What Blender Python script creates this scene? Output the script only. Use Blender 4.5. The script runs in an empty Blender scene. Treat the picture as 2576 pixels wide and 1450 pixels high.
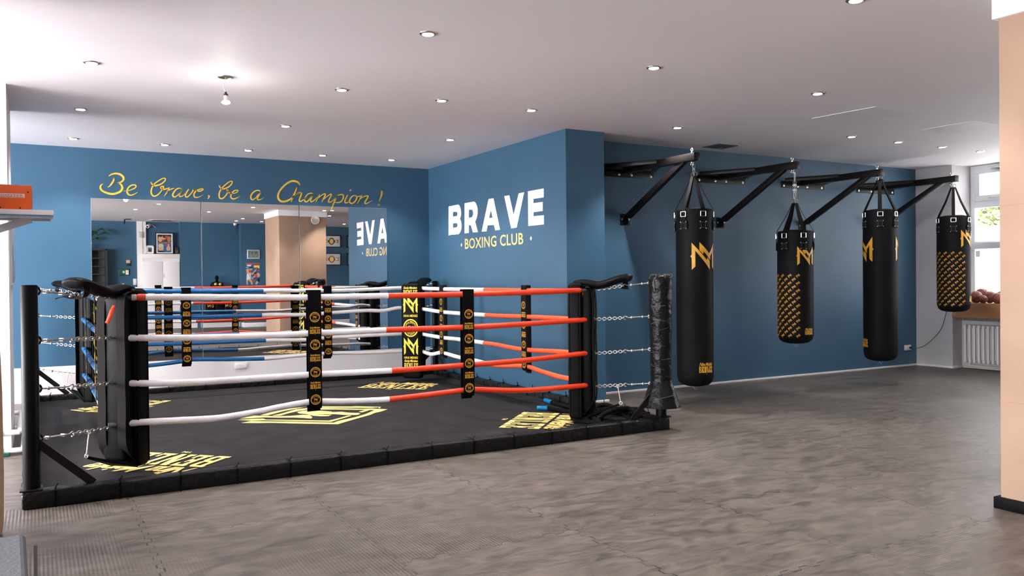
import bpy, bmesh, math, random
from mathutils import Vector, Matrix, noise
random.seed(7)
PI = math.pi
SC = bpy.context.scene
COL = SC.collection

# ------------------------------------------------------------------ camera
CF, CYAW, CPIT, CROLL = 2094.2635, 0.51848, -0.009449, -0.0102
CW, CH = 2576, 1450
CPOS = Vector((0, 0, 1.25))
_f = Vector((math.sin(CYAW)*math.cos(CPIT), math.cos(CYAW)*math.cos(CPIT), math.sin(CPIT)))
_r0 = Vector((math.cos(CYAW), -math.sin(CYAW), 0)); _u0 = _r0.cross(_f)
_r = math.cos(CROLL)*_r0 + math.sin(CROLL)*_u0
_u = -math.sin(CROLL)*_r0 + math.cos(CROLL)*_u0
def hit(x, y, ax, v):
    """measure: where the sight line of a photo point meets the plane axis=v"""
    d = (x-CW/2)/CF*_r - (y-CH/2)/CF*_u + _f
    t = (v-CPOS[ax])/d[ax]
    return CPOS + t*d
cd = bpy.data.cameras.new('camera'); cam = bpy.data.objects.new('camera', cd); COL.objects.link(cam)
cd.sensor_width = 36; cd.lens = 36*CF/CW; cd.clip_start = .05; cd.clip_end = 200
M3 = Matrix((_r, _u, -_f)).transposed()
cam.matrix_world = Matrix.Translation(CPOS) @ M3.to_4x4()
SC.camera = cam
SC.view_settings.view_transform = 'Standard'; SC.view_settings.look = 'None'
SC.view_settings.gamma = 1; SC.view_settings.use_curve_mapping = False
SC.view_settings.exposure = 0.82

# ------------------------------------------------------------------ materials
def mat(name, col, rough=.5, metal=0, var=0, vscale=6, bump=0, bscale=40, spec=.5, vcol=None, sheen=0, coat=0):
    m = bpy.data.materials.new(name); m.use_nodes = True
    nt = m.node_tree; b = nt.nodes['Principled BSDF']
    b.inputs['Base Color'].default_value = (*col, 1)
    b.inputs['Roughness'].default_value = rough
    b.inputs['Metallic'].default_value = metal
    b.inputs['Specular IOR Level'].default_value = spec
    if coat: b.inputs['Coat Weight'].default_value = coat
    tc = nt.nodes.new('ShaderNodeTexCoord')
    if var or vcol:
        n = nt.nodes.new('ShaderNodeTexNoise'); n.inputs['Scale'].default_value = vscale; n.inputs['Detail'].default_value = 5
        nt.links.new(tc.outputs['Object'], n.inputs['Vector'])
        mx = nt.nodes.new('ShaderNodeMix'); mx.data_type = 'RGBA'
        c2 = vcol or tuple(c*(1-var) for c in col)
        c1 = col if vcol else tuple(min(1, c*(1+var)) for c in col)
        mx.inputs['A'].default_value = (*c1, 1); mx.inputs['B'].default_value = (*c2, 1)
        mr = nt.nodes.new('ShaderNodeMapRange'); mr.inputs['From Min'].default_value = .3; mr.inputs['From Max'].default_value = .7
        nt.links.new(n.outputs['Fac'], mr.inputs['Value']); nt.links.new(mr.outputs['Result'], mx.inputs['Factor'])
        nt.links.new(mx.outputs['Result'], b.inputs['Base Color'])
    if bump:
        n2 = nt.nodes.new('ShaderNodeTexNoise'); n2.inputs['Scale'].default_value = bscale; n2.inputs['Detail'].default_value = 4
        nt.links.new(tc.outputs['Object'], n2.inputs['Vector'])
        bp = nt.nodes.new('ShaderNodeBump'); bp.inputs['Strength'].default_value = bump; bp.inputs['Distance'].default_value = .02
        nt.links.new(n2.outputs['Fac'], bp.inputs['Height']); nt.links.new(bp.outputs['Normal'], b.inputs['Normal'])
    return m
def emis(name, col, strength):
    m = bpy.data.materials.new(name); m.use_nodes = True; nt = m.node_tree
    b = nt.nodes['Principled BSDF']; b.inputs['Base Color'].default_value = (.8, .8, .8, 1)
    b.inputs['Emission Color'].default_value = (*col, 1); b.inputs['Emission Strength'].default_value = strength
    return m
M = {}
M['blue'] = mat('blue_wall_paint', (.038, .105, .178), .42, bump=.12, bscale=160, var=.06, vscale=1.2, spec=.4)
M['white_wall'] = mat('white_wall_paint', (.72, .69, .70), .6, bump=.08, bscale=120)
M['grey_wall'] = mat('grey_wall_paint', (.52, .50, .51), .6, bump=.1, bscale=120)
M['ceiling'] = mat('ceiling_paint', (.92, .885, .93), .6, var=.02, vscale=.7, bump=.05, bscale=3)
M['trim'] = mat('white_trim', (.78, .74, .74), .45)
M['tan'] = mat('tan_plaster', (.36, .235, .165), .75, var=.08, vscale=2.5, bump=.1, bscale=90)
M['black_metal'] = mat('black_powder_coat', (.003, .003, .0035), .34, bump=.05, bscale=200, spec=.09)
M['brown_metal'] = mat('satin_black_steel', (.008, .0065, .0065), .34, bump=.05, bscale=200, spec=.2)
M['chrome'] = mat('zinc_steel', (.62, .60, .57), .28, 1, var=.15, vscale=60)
M['chain'] = mat('dull_chain_steel', (.40, .37, .34), .4, 1, var=.35, vscale=50)
M['leather'] = mat('black_bag_leather', (.008, .008, .009), .55, bump=.12, bscale=120, spec=.07)
M['vinyl'] = mat('black_vinyl', (.0045, .0045, .005), .45, bump=.22, bscale=9, spec=.05)
M['matblack'] = mat('ring_mat', (.020, .0185, .019), .8, var=.28, vscale=4, bump=.3, bscale=5, spec=.12)
M['tape'] = mat('black_tape_wrap', (.0055, .005, .005), .38, bump=.8, bscale=22, spec=.2)
M['web'] = mat('black_webbing', (.008, .0065, .006), .65, bump=.2, bscale=300, spec=.06)
M['gold'] = mat('gold_print', (.72, .36, .03), .42, var=.12, vscale=12)
M['yellow'] = mat('yellow_print', (.92, .66, .03), .5)
M['floor_yellow'] = mat('worn_yellow_print', (.90, .64, .20), .6, var=.12, vscale=9)
M['sign_yellow'] = mat('yellow_sign_paint', (.86, .56, .05), .5, var=.15, vscale=5)
M['sign_soft'] = mat('light_yellow_vinyl', (.86, .62, .22), .5, var=.1, vscale=5)
M['sign_white'] = mat('white_vinyl_letter', (.90, .86, .88), .5)
M['white_vinyl'] = mat('white_rope_sleeve', (.82, .77, .78), .4, bump=.55, bscale=16)
M['red_vinyl'] = mat('red_rope_sleeve', (.80, .050, .012), .38, bump=.4, bscale=14)
M['orange_vinyl'] = mat('orange_red_rope_sleeve', (.85, .10, .03), .4, bump=.35, bscale=14)
M['blue_vinyl'] = mat('blue_rope_sleeve', (.006, .115, .33), .36, bump=.4, bscale=14)
M['rope_core'] = mat('grey_rope_core', (.06, .056, .053), .7, bump=.2, bscale=200)
M['string'] = mat('pale_string', (.62, .56, .48), .7)
M['plastic_wrap'] = mat('black_plastic_wrap', (.006, .0065, .0065), .26, bump=.6, bscale=20, spec=.16)
M['twine'] = mat('frayed_wrap_edge', (.11, .10, .09), .5, spec=.2)
M['brope'] = mat('black_battle_rope', (.006, .0055, .0055), .8, bump=.3, bscale=200, spec=.08)
M['cyan'] = mat('cyan_shrink_grip', (.0, .20, .42), .35, bump=.5, bscale=60)
M['white_plastic'] = mat('white_plastic', (.78, .75, .74), .35)
M['dark_plastic'] = mat('dark_plastic', (.02, .02, .022), .4)
M['radiator'] = mat('white_enamel', (.70, .67, .65), .35)
M['aluminium'] = mat('painted_aluminium_frame', (.74, .77, .80), .4)
M['wood'] = mat('oiled_oak', (.40, .20, .09), .45, vcol=(.28, .125, .05), vscale=3)
M['plywood'] = mat('pale_wood', (.66, .45, .30), .5, vcol=(.55, .34, .20), vscale=5)
M['granite'] = mat('granite_sill', (.30, .29, .28), .4, vcol=(.06, .06, .06), vscale=60)
M['ball'] = mat('brown_ball_leather', (.26, .065, .04), .42, bump=.15, bscale=80)
M['ball_seam'] = mat('dark_ball_seam', (.05, .015, .012), .6)
M['orange_case'] = mat('orange_lacquer', (.90, .13, .012), .35)
M['cream'] = mat('cream_sticker', (.85, .70, .55), .5)
M['red_ink'] = mat('red_ink', (.65, .06, .02), .5)
M['grey_pad'] = mat('grey_bench_vinyl', (.10, .105, .115), .5, bump=.15, bscale=60)
M['lens'] = emis('lamp_lens', (1, .93, .88), 14)
M['bulbglow'] = emis('bulb_glow', (1, .95, .9), 12)
M['nickel'] = mat('brushed_nickel', (.50, .45, .38), .3, 1)
M['hatch'] = mat('white_hatch', (.88, .87, .90), .5, var=.04, vscale=8)
M['vent'] = mat('dark_vent', (.09, .085, .09), .5)
M['leaf'] = mat('plant_leaf', (.03, .12, .04), .4, vcol=(.015, .07, .03), vscale=12)
M['tree_leaf'] = mat('bright_tree_leaf', (.30, .32, .12), .6, vcol=(.14, .18, .06), vscale=8)
M['bark'] = mat('bark', (.12, .09, .06), .8)
M['ground'] = mat('outside_paving', (.45, .44, .42), .8)
M['shelf_dark'] = mat('black_brown_laminate', (.02, .018, .017), .5)
M['green_case'] = mat('green_case', (.01, .10, .07), .35)
M['photo_dark'] = mat('photo_dark', (.05, .04, .04), .3)
M['skin'] = mat('print_skin', (.62, .33, .19), .5)
M['skin2'] = mat('print_dark_skin', (.42, .17, .08), .5)
M['hair'] = mat('print_black', (.012, .012, .014), .5)
M['print_red'] = mat('print_red', (.60, .04, .03), .5)
M['print_blue'] = mat('print_blue', (.02, .12, .25), .45)
M['print_white'] = mat('print_white', (.80, .78, .76), .5)
M['cap'] = mat('print_cap', (.5, .5, .36), .5)
M['lcd'] = mat('lcd_green_grey', (.22, .26, .23), .3)
M['silver'] = mat('silver_plastic', (.60, .58, .58), .35, .3)
M['goldmetal'] = mat('gold_glove', (.75, .52, .16), .28, .8)
M['frame_black'] = mat('black_frame', (.012, .011, .011), .4)
M['cardboard'] = mat('cardboard', (.40, .22, .11), .7)
M['beltred'] = mat('belt_red', (.35, .03, .02), .4)
M['poster_print'] = mat('pale_photo_print', (.55, .55, .60), .25, vcol=(.05, .08, .18), vscale=7)

def mirror_mat():
    m = bpy.data.materials.new('mirror_silver'); m.use_nodes = True
    b = m.node_tree.nodes['Principled BSDF']
    b.inputs['Base Color'].default_value = (.90, .90, .89, 1); b.inputs['Metallic'].default_value = 1
    b.inputs['Roughness'].default_value = .004
    return m
M['mirror'] = mirror_mat()
M['mirror_edge'] = mat('mirror_cut_edge', (.55, .56, .55), .35)

def glass_mat(name, tint, refl):
    m = bpy.data.materials.new(name); m.use_nodes = True; nt = m.node_tree; nt.nodes.clear()
    o = nt.nodes.new('ShaderNodeOutputMaterial'); mx = nt.nodes.new('ShaderNodeMixShader')
    t = nt.nodes.new('ShaderNodeBsdfTransparent'); g = nt.nodes.new('ShaderNodeBsdfGlossy')
    t.inputs['Color'].default_value = (*tint, 1); g.inputs['Roughness'].default_value = .02
    mx.inputs['Fac'].default_value = refl
    nt.links.new(t.outputs[0], mx.inputs[1]); nt.links.new(g.outputs[0], mx.inputs[2]); nt.links.new(mx.outputs[0], o.inputs['Surface'])
    return m
M['glass'] = glass_mat('window_glass', (.96, .97, .97), .06)
def film_mat():
    m = bpy.data.materials.new('frosted_film'); m.use_nodes = True; nt = m.node_tree; nt.nodes.clear()
    o = nt.nodes.new('ShaderNodeOutputMaterial'); mx = nt.nodes.new('ShaderNodeMixShader')
    t = nt.nodes.new('ShaderNodeBsdfTranslucent'); g = nt.nodes.new('ShaderNodeBsdfDiffuse')
    t.inputs['Color'].default_value = (.92, .90, .92, 1); g.inputs['Color'].default_value = (.8, .8, .8, 1)
    mx.inputs['Fac'].default_value = .25
    nt.links.new(t.outputs[0], mx.inputs[1]); nt.links.new(g.outputs[0], mx.inputs[2]); nt.links.new(mx.outputs[0], o.inputs['Surface'])
    return m
M['film'] = film_mat()

def floor_mat():
    m = bpy.data.materials.new('rubber_puzzle_tiles'); m.use_nodes = True; nt = m.node_tree
    N = nt.nodes; Lk = nt.links; b = N['Principled BSDF']
    tc = N.new('ShaderNodeTexCoord'); sep = N.new('ShaderNodeSeparateXYZ'); Lk.new(tc.outputs['Object'], sep.inputs[0])
    def math_(op, a, bb=None, c=None):
        n = N.new('ShaderNodeMath'); n.operation = op
        for i, v in enumerate((a, bb, c)):
            if v is None: continue
            if isinstance(v, (int, float)): n.inputs[i].default_value = v
            else: Lk.new(v, n.inputs[i])
        return n.outputs[0]
    PX, PY = .925, .968
    gx = math_('DIVIDE', math_('SUBTRACT', sep.outputs['X'], .455), PX)
    gy = math_('DIVIDE', math_('SUBTRACT', sep.outputs['Y'], 4.42), PY)
    # jigsaw edges: square-ish teeth
    def teeth(v, k):
        s = math_('SINE', math_('MULTIPLY', v, 2*PI*k))
        return math_('MULTIPLY', math_('MAXIMUM', math_('MINIMUM', math_('MULTIPLY', s, 3.0), 1), -1), .014)
    gx2 = math_('ADD', gx, teeth(gy, 8)); gy2 = math_('ADD', gy, teeth(gx, 8))
    def edge(v, w):
        fr = math_('FRACT', v); d = math_('MINIMUM', fr, math_('SUBTRACT', 1, fr))
        return math_('LESS_THAN', d, w)
    # the seams are open only in places
    ns = N.new('ShaderNodeTexNoise'); ns.inputs['Scale'].default_value = 5; ns.inputs['Detail'].default_value = 2; Lk.new(tc.outputs['Object'], ns.inputs['Vector'])
    wv = math_('MULTIPLY', math_('SUBTRACT', ns.outputs['Fac'], .30), .0125)
    seam = math_('MAXIMUM', edge(gx2, wv), edge(gy2, wv))
    cx = math_('FLOOR', gx2); cy = math_('FLOOR', gy2)
    cmb = N.new('ShaderNodeCombineXYZ'); Lk.new(cx, cmb.inputs[0]); Lk.new(cy, cmb.inputs[1])
    wn = N.new('ShaderNodeTexWhiteNoise'); Lk.new(cmb.outputs[0], wn.inputs['Vector'])
    # ribs: direction per tile, worn away in parts
    dirsel = math_('GREATER_THAN', wn.outputs['Value'], .5)
    ribx = math_('SINE', math_('MULTIPLY', sep.outputs['X'], 2*PI/.017)); riby = math_('SINE', math_('MULTIPLY', sep.outputs['Y'], 2*PI/.017))
    mixr = N.new('ShaderNodeMix'); Lk.new(dirsel, mixr.inputs['Factor']); Lk.new(ribx, mixr.inputs['A']); Lk.new(riby, mixr.inputs['B'])
    nw = N.new('ShaderNodeTexNoise'); nw.inputs['Scale'].default_value = .9; nw.inputs['Detail'].default_value = 3; Lk.new(tc.outputs['Object'], nw.inputs['Vector'])
    wear = N.new('ShaderNodeMapRange'); wear.inputs['From Min'].default_value = .42; wear.inputs['From Max'].default_value = .6; Lk.new(nw.outputs['Fac'], wear.inputs['Value'])
    rib = math_('MULTIPLY', mixr.outputs['Result'], wear.outputs['Result'])
    # scuffs: stretched noise in two directions
    mp = N.new('ShaderNodeMapping'); mp.inputs['Scale'].default_value = (3.2, 8, 1); mp.inputs['Rotation'].default_value = (0, 0, .5); Lk.new(tc.outputs['Object'], mp.inputs['Vector'])
    n1 = N.new('ShaderNodeTexNoise'); n1.inputs['Scale'].default_value = 1.6; n1.inputs['Detail'].default_value = 7; n1.inputs['Roughness'].default_value = .62; n1.inputs['Distortion'].default_value = 1.2; Lk.new(mp.outputs[0], n1.inputs['Vector'])
    n3 = N.new('ShaderNodeTexNoise'); n3.inputs['Scale'].default_value = .5; n3.inputs['Detail'].default_value = 3; Lk.new(tc.outputs['Object'], n3.inputs['Vector'])
    cr = N.new('ShaderNodeValToRGB'); Lk.new(n1.outputs['Fac'], cr.inputs['Fac'])
    cr.color_ramp.elements[0].position = .3; cr.color_ramp.elements[0].color = (.054, .045, .038, 1)
    cr.color_ramp.elements[1].position = .68; cr.color_ramp.elements[1].color = (.172, .144, .121, 1)
    mulc = N.new('ShaderNodeMix'); mulc.data_type = 'RGBA'; mulc.blend_type = 'MULTIPLY'; mulc.inputs['Factor'].default_value = 1
    Lk.new(cr.outputs['Color'], mulc.inputs['A'])
    tone = math_('ADD', math_('MULTIPLY', wn.outputs['Value'], .16), math_('ADD', math_('MULTIPLY', n3.outputs['Fac'], .5), .62))
    tone2 = math_('ADD', tone, math_('MULTIPLY', rib, .055))
    mp4 = N.new('ShaderNodeMapping'); mp4.inputs['Scale'].default_value = (5, 13, 1); mp4.inputs['Rotation'].default_value = (0, 0, -.55); Lk.new(tc.outputs['Object'], mp4.inputs['Vector'])
    n4 = N.new('ShaderNodeTexNoise'); n4.inputs['Scale'].default_value = 1.1; n4.inputs['Detail'].default_value = 6; n4.inputs['Roughness'].default_value = .6; n4.inputs['Distortion'].default_value = .8; Lk.new(mp4.outputs[0], n4.inputs['Vector'])
    mk = N.new('ShaderNodeMapRange'); mk.inputs['From Min'].default_value = .60; mk.inputs['From Max'].default_value = .75; mk.inputs['To Min'].default_value = 0; mk.inputs['To Max'].default_value = .42; Lk.new(n4.outputs['Fac'], mk.inputs['Value'])
    ml = N.new('ShaderNodeMapRange'); ml.inputs['From Min'].default_value = .25; ml.inputs['From Max'].default_value = .40; ml.inputs['To Min'].default_value = .22; ml.inputs['To Max'].default_value = 0; Lk.new(n4.outputs['Fac'], ml.inputs['Value'])
    tone2 = math_('ADD', math_('SUBTRACT', tone2, mk.outputs['Result']), ml.outputs['Result'])
    Lk.new(tone2, mulc.inputs['B'])
    mx = N.new('ShaderNodeMix'); mx.data_type = 'RGBA'; Lk.new(seam, mx.inputs['Factor']); Lk.new(mulc.outputs['Result'], mx.inputs['A']); mx.inputs['B'].default_value = (.012, .011, .011, 1)
    Lk.new(mx.outputs['Result'], b.inputs['Base Color'])
    rg = N.new('ShaderNodeMapRange'); rg.inputs['To Min'].default_value = .36; rg.inputs['To Max'].default_value = .56; Lk.new(n1.outputs['Fac'], rg.inputs['Value']); Lk.new(rg.outputs['Result'], b.inputs['Roughness'])
    h = math_('ADD', math_('MULTIPLY', rib, .5), math_('ADD', math_('MULTIPLY', n1.outputs['Fac'], .6), math_('MULTIPLY', seam, -1.5)))
    bp = N.new('ShaderNodeBump'); bp.inputs['Strength'].default_value = .35; bp.inputs['Distance'].default_value = .004; Lk.new(h, bp.inputs['Height']); Lk.new(bp.outputs['Normal'], b.inputs['Normal'])
    b.inputs['Specular IOR Level'].default_value = .45
    return m
M['floor'] = floor_mat()

# ------------------------------------------------------------------ mesh builder
class MB:
    def __init__(s): s.v = []; s.f = []; s.m = []
    def add(s, verts, faces, mi=0):
        o = len(s.v); s.v += [tuple(v) for v in verts]
        for f in faces: s.f.append(tuple(i+o for i in f)); s.m.append(mi)
    def box(s, a, b, mi=0, bev=0, seg=2, rot=None, piv=None):
        a = Vector(a); b = Vector(b); c = (a+b)/2; sz = b-a
        bm = bmesh.new(); bmesh.ops.create_cube(bm, size=1)
        bmesh.ops.scale(bm, vec=[abs(x) for x in sz], verts=bm.verts)
        if bev: bmesh.ops.bevel(bm, geom=bm.edges[:], offset=bev, segments=seg, profile=.5, affect='EDGES')
        if rot is not None:
            for v in bm.verts: v.co = rot @ v.co
        for v in bm.verts: v.co += c
        s.absorb(bm, mi)
        return s
    def absorb(s, bm, mi=0, mtx=None):
        bm.verts.ensure_lookup_table(); bm.verts.index_update()
        vs = [(mtx @ v.co) if mtx else v.co.copy() for v in bm.verts]
        s.add(vs, [[v.index for v in f.verts] for f in bm.faces], mi); bm.free(); return s
    def bar(s, p, q, w, h, mi=0, up=(0, 0, 1), bev=0):
        p = Vector(p); q = Vector(q); d = (q-p); L = d.length; d.normalize(); up = Vector(up)
        x = d.cross(up)
        if x.length < 1e-4: x = d.cross(Vector((1, 0, 0)))
        x.normalize(); z = x.cross(d)
        R = Matrix((x, d, z)).transposed()
        c = (p+q)/2
        bm = bmesh.new(); bmesh.ops.create_cube(bm, size=1); bmesh.ops.scale(bm, vec=(w, L, h), verts=bm.verts)
        if bev: bmesh.ops.bevel(bm, geom=bm.edges[:], offset=bev, segments=2, profile=.5, affect='EDGES')
        for v in bm.verts: v.co = c + R @ v.co
        return s.absorb(bm, mi)
    def tube(s, pts, r, seg=10, mi=0, caps=True, mod=None, flat=1.0, up=None):
        pts = [Vector(p) for p in pts]; n = len(pts)
        T = []
        for i in range(n):
            t = pts[min(i+1, n-1)]-pts[max(i-1, 0)]
            T.append(t.normalized() if t.length > 1e-9 else Vector((0, 0, 1)))
        u = Vector(up) if up else (Vector((0, 0, 1)) if abs(T[0].z) < .9 else Vector((1, 0, 0)))
        nrm = (u - T[0]*u.dot(T[0])).normalized()
        V = []; L = 0
        for i in range(n):
            if i: L += (pts[i]-pts[i-1]).length
            if up: nrm = (Vector(up)-T[i]*Vector(up).dot(T[i])).normalized()
            else: nrm = (nrm - T[i]*nrm.dot(T[i])).normalized()
            bi = T[i].cross(nrm); rr = r[i] if isinstance(r, (list, tuple)) else r
            for k in range(seg):
                a = 2*PI*k/seg; q = rr*(mod(a, L, i) if mod else 1)
                V.append(pts[i] + nrm*(math.cos(a)*q*flat) + bi*(math.sin(a)*q))
        F = []
        for i in range(n-1):
            for k in range(seg):
                k2 = (k+1) % seg
                F.append((i*seg+k, i*seg+k2, (i+1)*seg+k2, (i+1)*seg+k))
        if caps:
            F.append(tuple(range(seg-1, -1, -1))); F.append(tuple((n-1)*seg+k for k in range(seg)))
        s.add(V, F, mi); return s
    def ring(s, c, R, r, axis=(0, 0, 1), seg=20, ts=8, mi=0, sx=1, sy=1, xdir=None):
        ax = Vector(axis).normalized(); x = Vector(xdir) if xdir else (Vector((1, 0, 0)) if abs(ax.x) < .9 else Vector((0, 1, 0)))
        x = (x-ax*x.dot(ax)).normalized(); y = ax.cross(x); c = Vector(c)
        V = []; F = []
        for i in range(seg):
            a = 2*PI*i/seg; p = c+x*(math.cos(a)*R*sx)+y*(math.sin(a)*R*sy); d = (x*math.cos(a)*sy+y*math.sin(a)*sx).normalized()
            for k in range(ts):
                b = 2*PI*k/ts; V.append(p+d*(math.cos(b)*r)+ax*(math.sin(b)*r))
        for i in range(seg):
            for k in range(ts):
                F.append((i*ts+k, ((i+1) % seg)*ts+k, ((i+1) % seg)*ts+(k+1) % ts, i*ts+(k+1) % ts))
        s.add(V, F, mi); return s
    def lathe(s, prof, c=(0, 0, 0), axis=(0, 0, 1), seg=24, mi=0, mod=None):
        ax = Vector(axis).normalized(); x = Vector((1, 0, 0)) if abs(ax.x) < .9 else Vector((0, 1, 0))
        x = (x-ax*x.dot(ax)).normalized(); y = ax.cross(x); c = Vector(c); V = []; F = []
        for r, h in prof:
            for k in range(seg):
                a = 2*PI*k/seg; q = r*(mod(a, h) if mod else 1)
                V.append(c+ax*h+x*(math.cos(a)*q)+y*(math.sin(a)*q))
        n = len(prof)
        for i in range(n-1):
            for k in range(seg):
                F.append((i*seg+k, i*seg+(k+1) % seg, (i+1)*seg+(k+1) % seg, (i+1)*seg+k))
        F.append(tuple(range(seg-1, -1, -1))); F.append(tuple((n-1)*seg+k for k in range(seg)))
        s.add(V, F, mi); return s
    def sphere(s, c, r, mi=0, u=20, v=12, sc=(1, 1, 1)):
        bm = bmesh.new(); bmesh.ops.create_uvsphere(bm, u_segments=u, v_segments=v, radius=r)
        for w in bm.verts: w.co = Vector((w.co.x*sc[0], w.co.y*sc[1], w.co.z*sc[2]))+Vector(c)
        return s.absorb(bm, mi)
    def strap(s, pts, wdir, w, t, mi=0):
        """flat band along pts; wdir one direction or one per point"""
        pts = [Vector(p) for p in pts]; n = len(pts); V = []; F = []
        for i in range(n):
            T = (pts[min(i+1, n-1)]-pts[max(i-1, 0)]).normalized()
            wd = Vector(wdir[i] if isinstance(wdir, list) else wdir); wd = (wd-T*wd.dot(T)).normalized(); nn = T.cross(wd)
            ww = w[i] if isinstance(w, (list, tuple)) else w
            for a, b in ((-1, -1), (1, -1), (1, 1), (-1, 1)): V.append(pts[i]+wd*(a*ww/2)+nn*(b*t/2))
        for i in range(n-1):
            for k in range(4): F.append((i*4+k, i*4+(k+1) % 4, (i+1)*4+(k+1) % 4, (i+1)*4+k))
        F += [(3, 2, 1, 0), tuple((n-1)*4+k for k in range(4))]
        s.add(V, F, mi); return s
    def prism(s, poly, fn, th, mi=0):
        """outline poly (u,v) -> solid; fn(u,v,d) gives the point at depth d"""
        n = len(poly); V = [fn(u, v, 0) for u, v in poly]+[fn(u, v, th) for u, v in poly]
        F = [tuple(range(n)), tuple(range(2*n-1, n-1, -1))]+[(i, n+i, n+(i+1) % n, (i+1) % n) for i in range(n)]
        s.add(V, F, mi); return s
    def flat(s, polys, fn, mi=0, cut=None):
        """polys: list of (u,v) outlines, mapped by fn(u,v) onto a surface, cut every `cut` along u"""
        bm = bmesh.new()
        for k, P in enumerate(polys):
            d = (k*7 % 23)*1.2e-5
            try: bm.faces.new([bm.verts.new((u, v, d)) for u, v in P])
            except Exception: pass
        if cut:
            bmesh.ops.triangulate(bm, faces=bm.faces[:])
            us = [v.co.x for v in bm.verts]
            if us:
                k = math.ceil(min(us)/cut)
                while k*cut < max(us):
                    bmesh.ops.bisect_plane(bm, geom=bm.verts[:]+bm.edges[:]+bm.faces[:], plane_co=(k*cut, 0, 0), plane_no=(1, 0, 0), dist=1e-6); k += 1
        e = 1e-3
        for v in bm.verts:
            p = Vector(fn(v.co.x, v.co.y)); d = v.co.z
            if d:
                q = (Vector(fn(v.co.x+e, v.co.y))-p).cross(Vector(fn(v.co.x, v.co.y+e))-p)
                if q.length > 1e-12: p = p+q.normalized()*d
            v.co = p
        return s.absorb(bm, mi)
    def build(s, name, mats, parent=None, smooth=True, ang=.7, world=False):
        me = bpy.data.meshes.new(name)
        v = s.v
        if world and parent is not None:
            o = parent
            off = Vector((0, 0, 0))
            while o is not None: off += o.location; o = o.parent
            v = [tuple(Vector(p)-off) for p in v]
        me.from_pydata(v, [], s.f)
        for m_ in (mats if isinstance(mats, (list, tuple)) else [mats]): me.materials.append(M[m_])
        me.polygons.foreach_set('material_index', s.m)
        if smooth:
            me.polygons.foreach_set('use_smooth', [True]*len(me.polygons)); me.update(); me.set_sharp_from_angle(angle=ang)
        me.update()
        ob = bpy.data.objects.new(name, me); COL.objects.link(ob)
        if parent is not None: ob.parent = parent
        return ob

def tag(o, label, cat, group=None):
    o['label'] = label; o['category'] = cat
    if group: o['group'] = group
    return o
def thing(name, label, cat, loc=(0, 0, 0), rz=0, group=None):
    o = bpy.data.objects.new(name, None); COL.objects.link(o); o.location = loc; o.rotation_euler = (0, 0, rz); o.empty_display_size = .1
    return tag(o, label, cat, group)
def struct(name, mb, mats, **k):
    o = mb.build(name, mats, **k); o['kind'] = 'structure'; return o
KIDS = {}
def dup(root, loc, rz, label, group=None):
    def cp(o, par):
        c = o.copy(); COL.objects.link(c)
        if par is not None: c.parent = par
        for ch in list(o.children):
            cp(ch, c)
        return c
    r = cp(root, None); r.location = loc; r.rotation_euler = (0, 0, rz); r['label'] = label
    if group: r['group'] = group
    return r

def smooth_path(P, n=6):
    P = [Vector(p) for p in P]; out = []
    for i in range(len(P)-1):
        p0 = P[max(i-1, 0)]; p1 = P[i]; p2 = P[i+1]; p3 = P[min(i+2, len(P)-1)]
        for k in range(n):
            t = k/n
            out.append(.5*((2*p1)+(-p0+p2)*t+(2*p0-5*p1+4*p2-p3)*t*t+(-p0+3*p1-3*p2+p3)*t**3))
    out.append(P[-1]); return out

# ------------------------------------------------------------------ lettering
_tc = {}
def text(sn, size=1.0, shear=0, bold=0, space=1.0, align='CENTER'):
    k = (sn, size, shear, bold, space, align)
    if k in _tc: return _tc[k]
    cu = bpy.data.curves.new('lettering', 'FONT'); cu.body = sn; cu.size = size; cu.shear = shear; cu.offset = bold*size
    cu.space_character = space; cu.align_x = align; cu.resolution_u = 3
    ob = bpy.data.objects.new('lettering', cu)
    me = bpy.data.meshes.new_from_object(ob)
    P = [[(me.vertices[i].co.x, me.vertices[i].co.y) for i in p.vertices] for p in me.polygons]
    bpy.data.objects.remove(ob); bpy.data.meshes.remove(me); bpy.data.curves.remove(cu)
    _tc[k] = P; return P
def fit(P, w=None, h=None, cx=0, y0=0):
    xs = [p[0] for q in P for p in q]; ys = [p[1] for q in P for p in q]
    W = max(xs)-min(xs); H = max(ys)-min(ys); sx = (w/W) if w else None; sy = (h/H) if h else None
    sx = sx or sy; sy = sy or sx; mx = (max(xs)+min(xs))/2; my = min(ys)
    return [[((x-mx)*sx+cx, (y-my)*sy+y0) for x, y in q] for q in P]
def R(x0, y0, x1, y1): return [(x0, y0), (x1, y0), (x1, y1), (x0, y1)]
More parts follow.
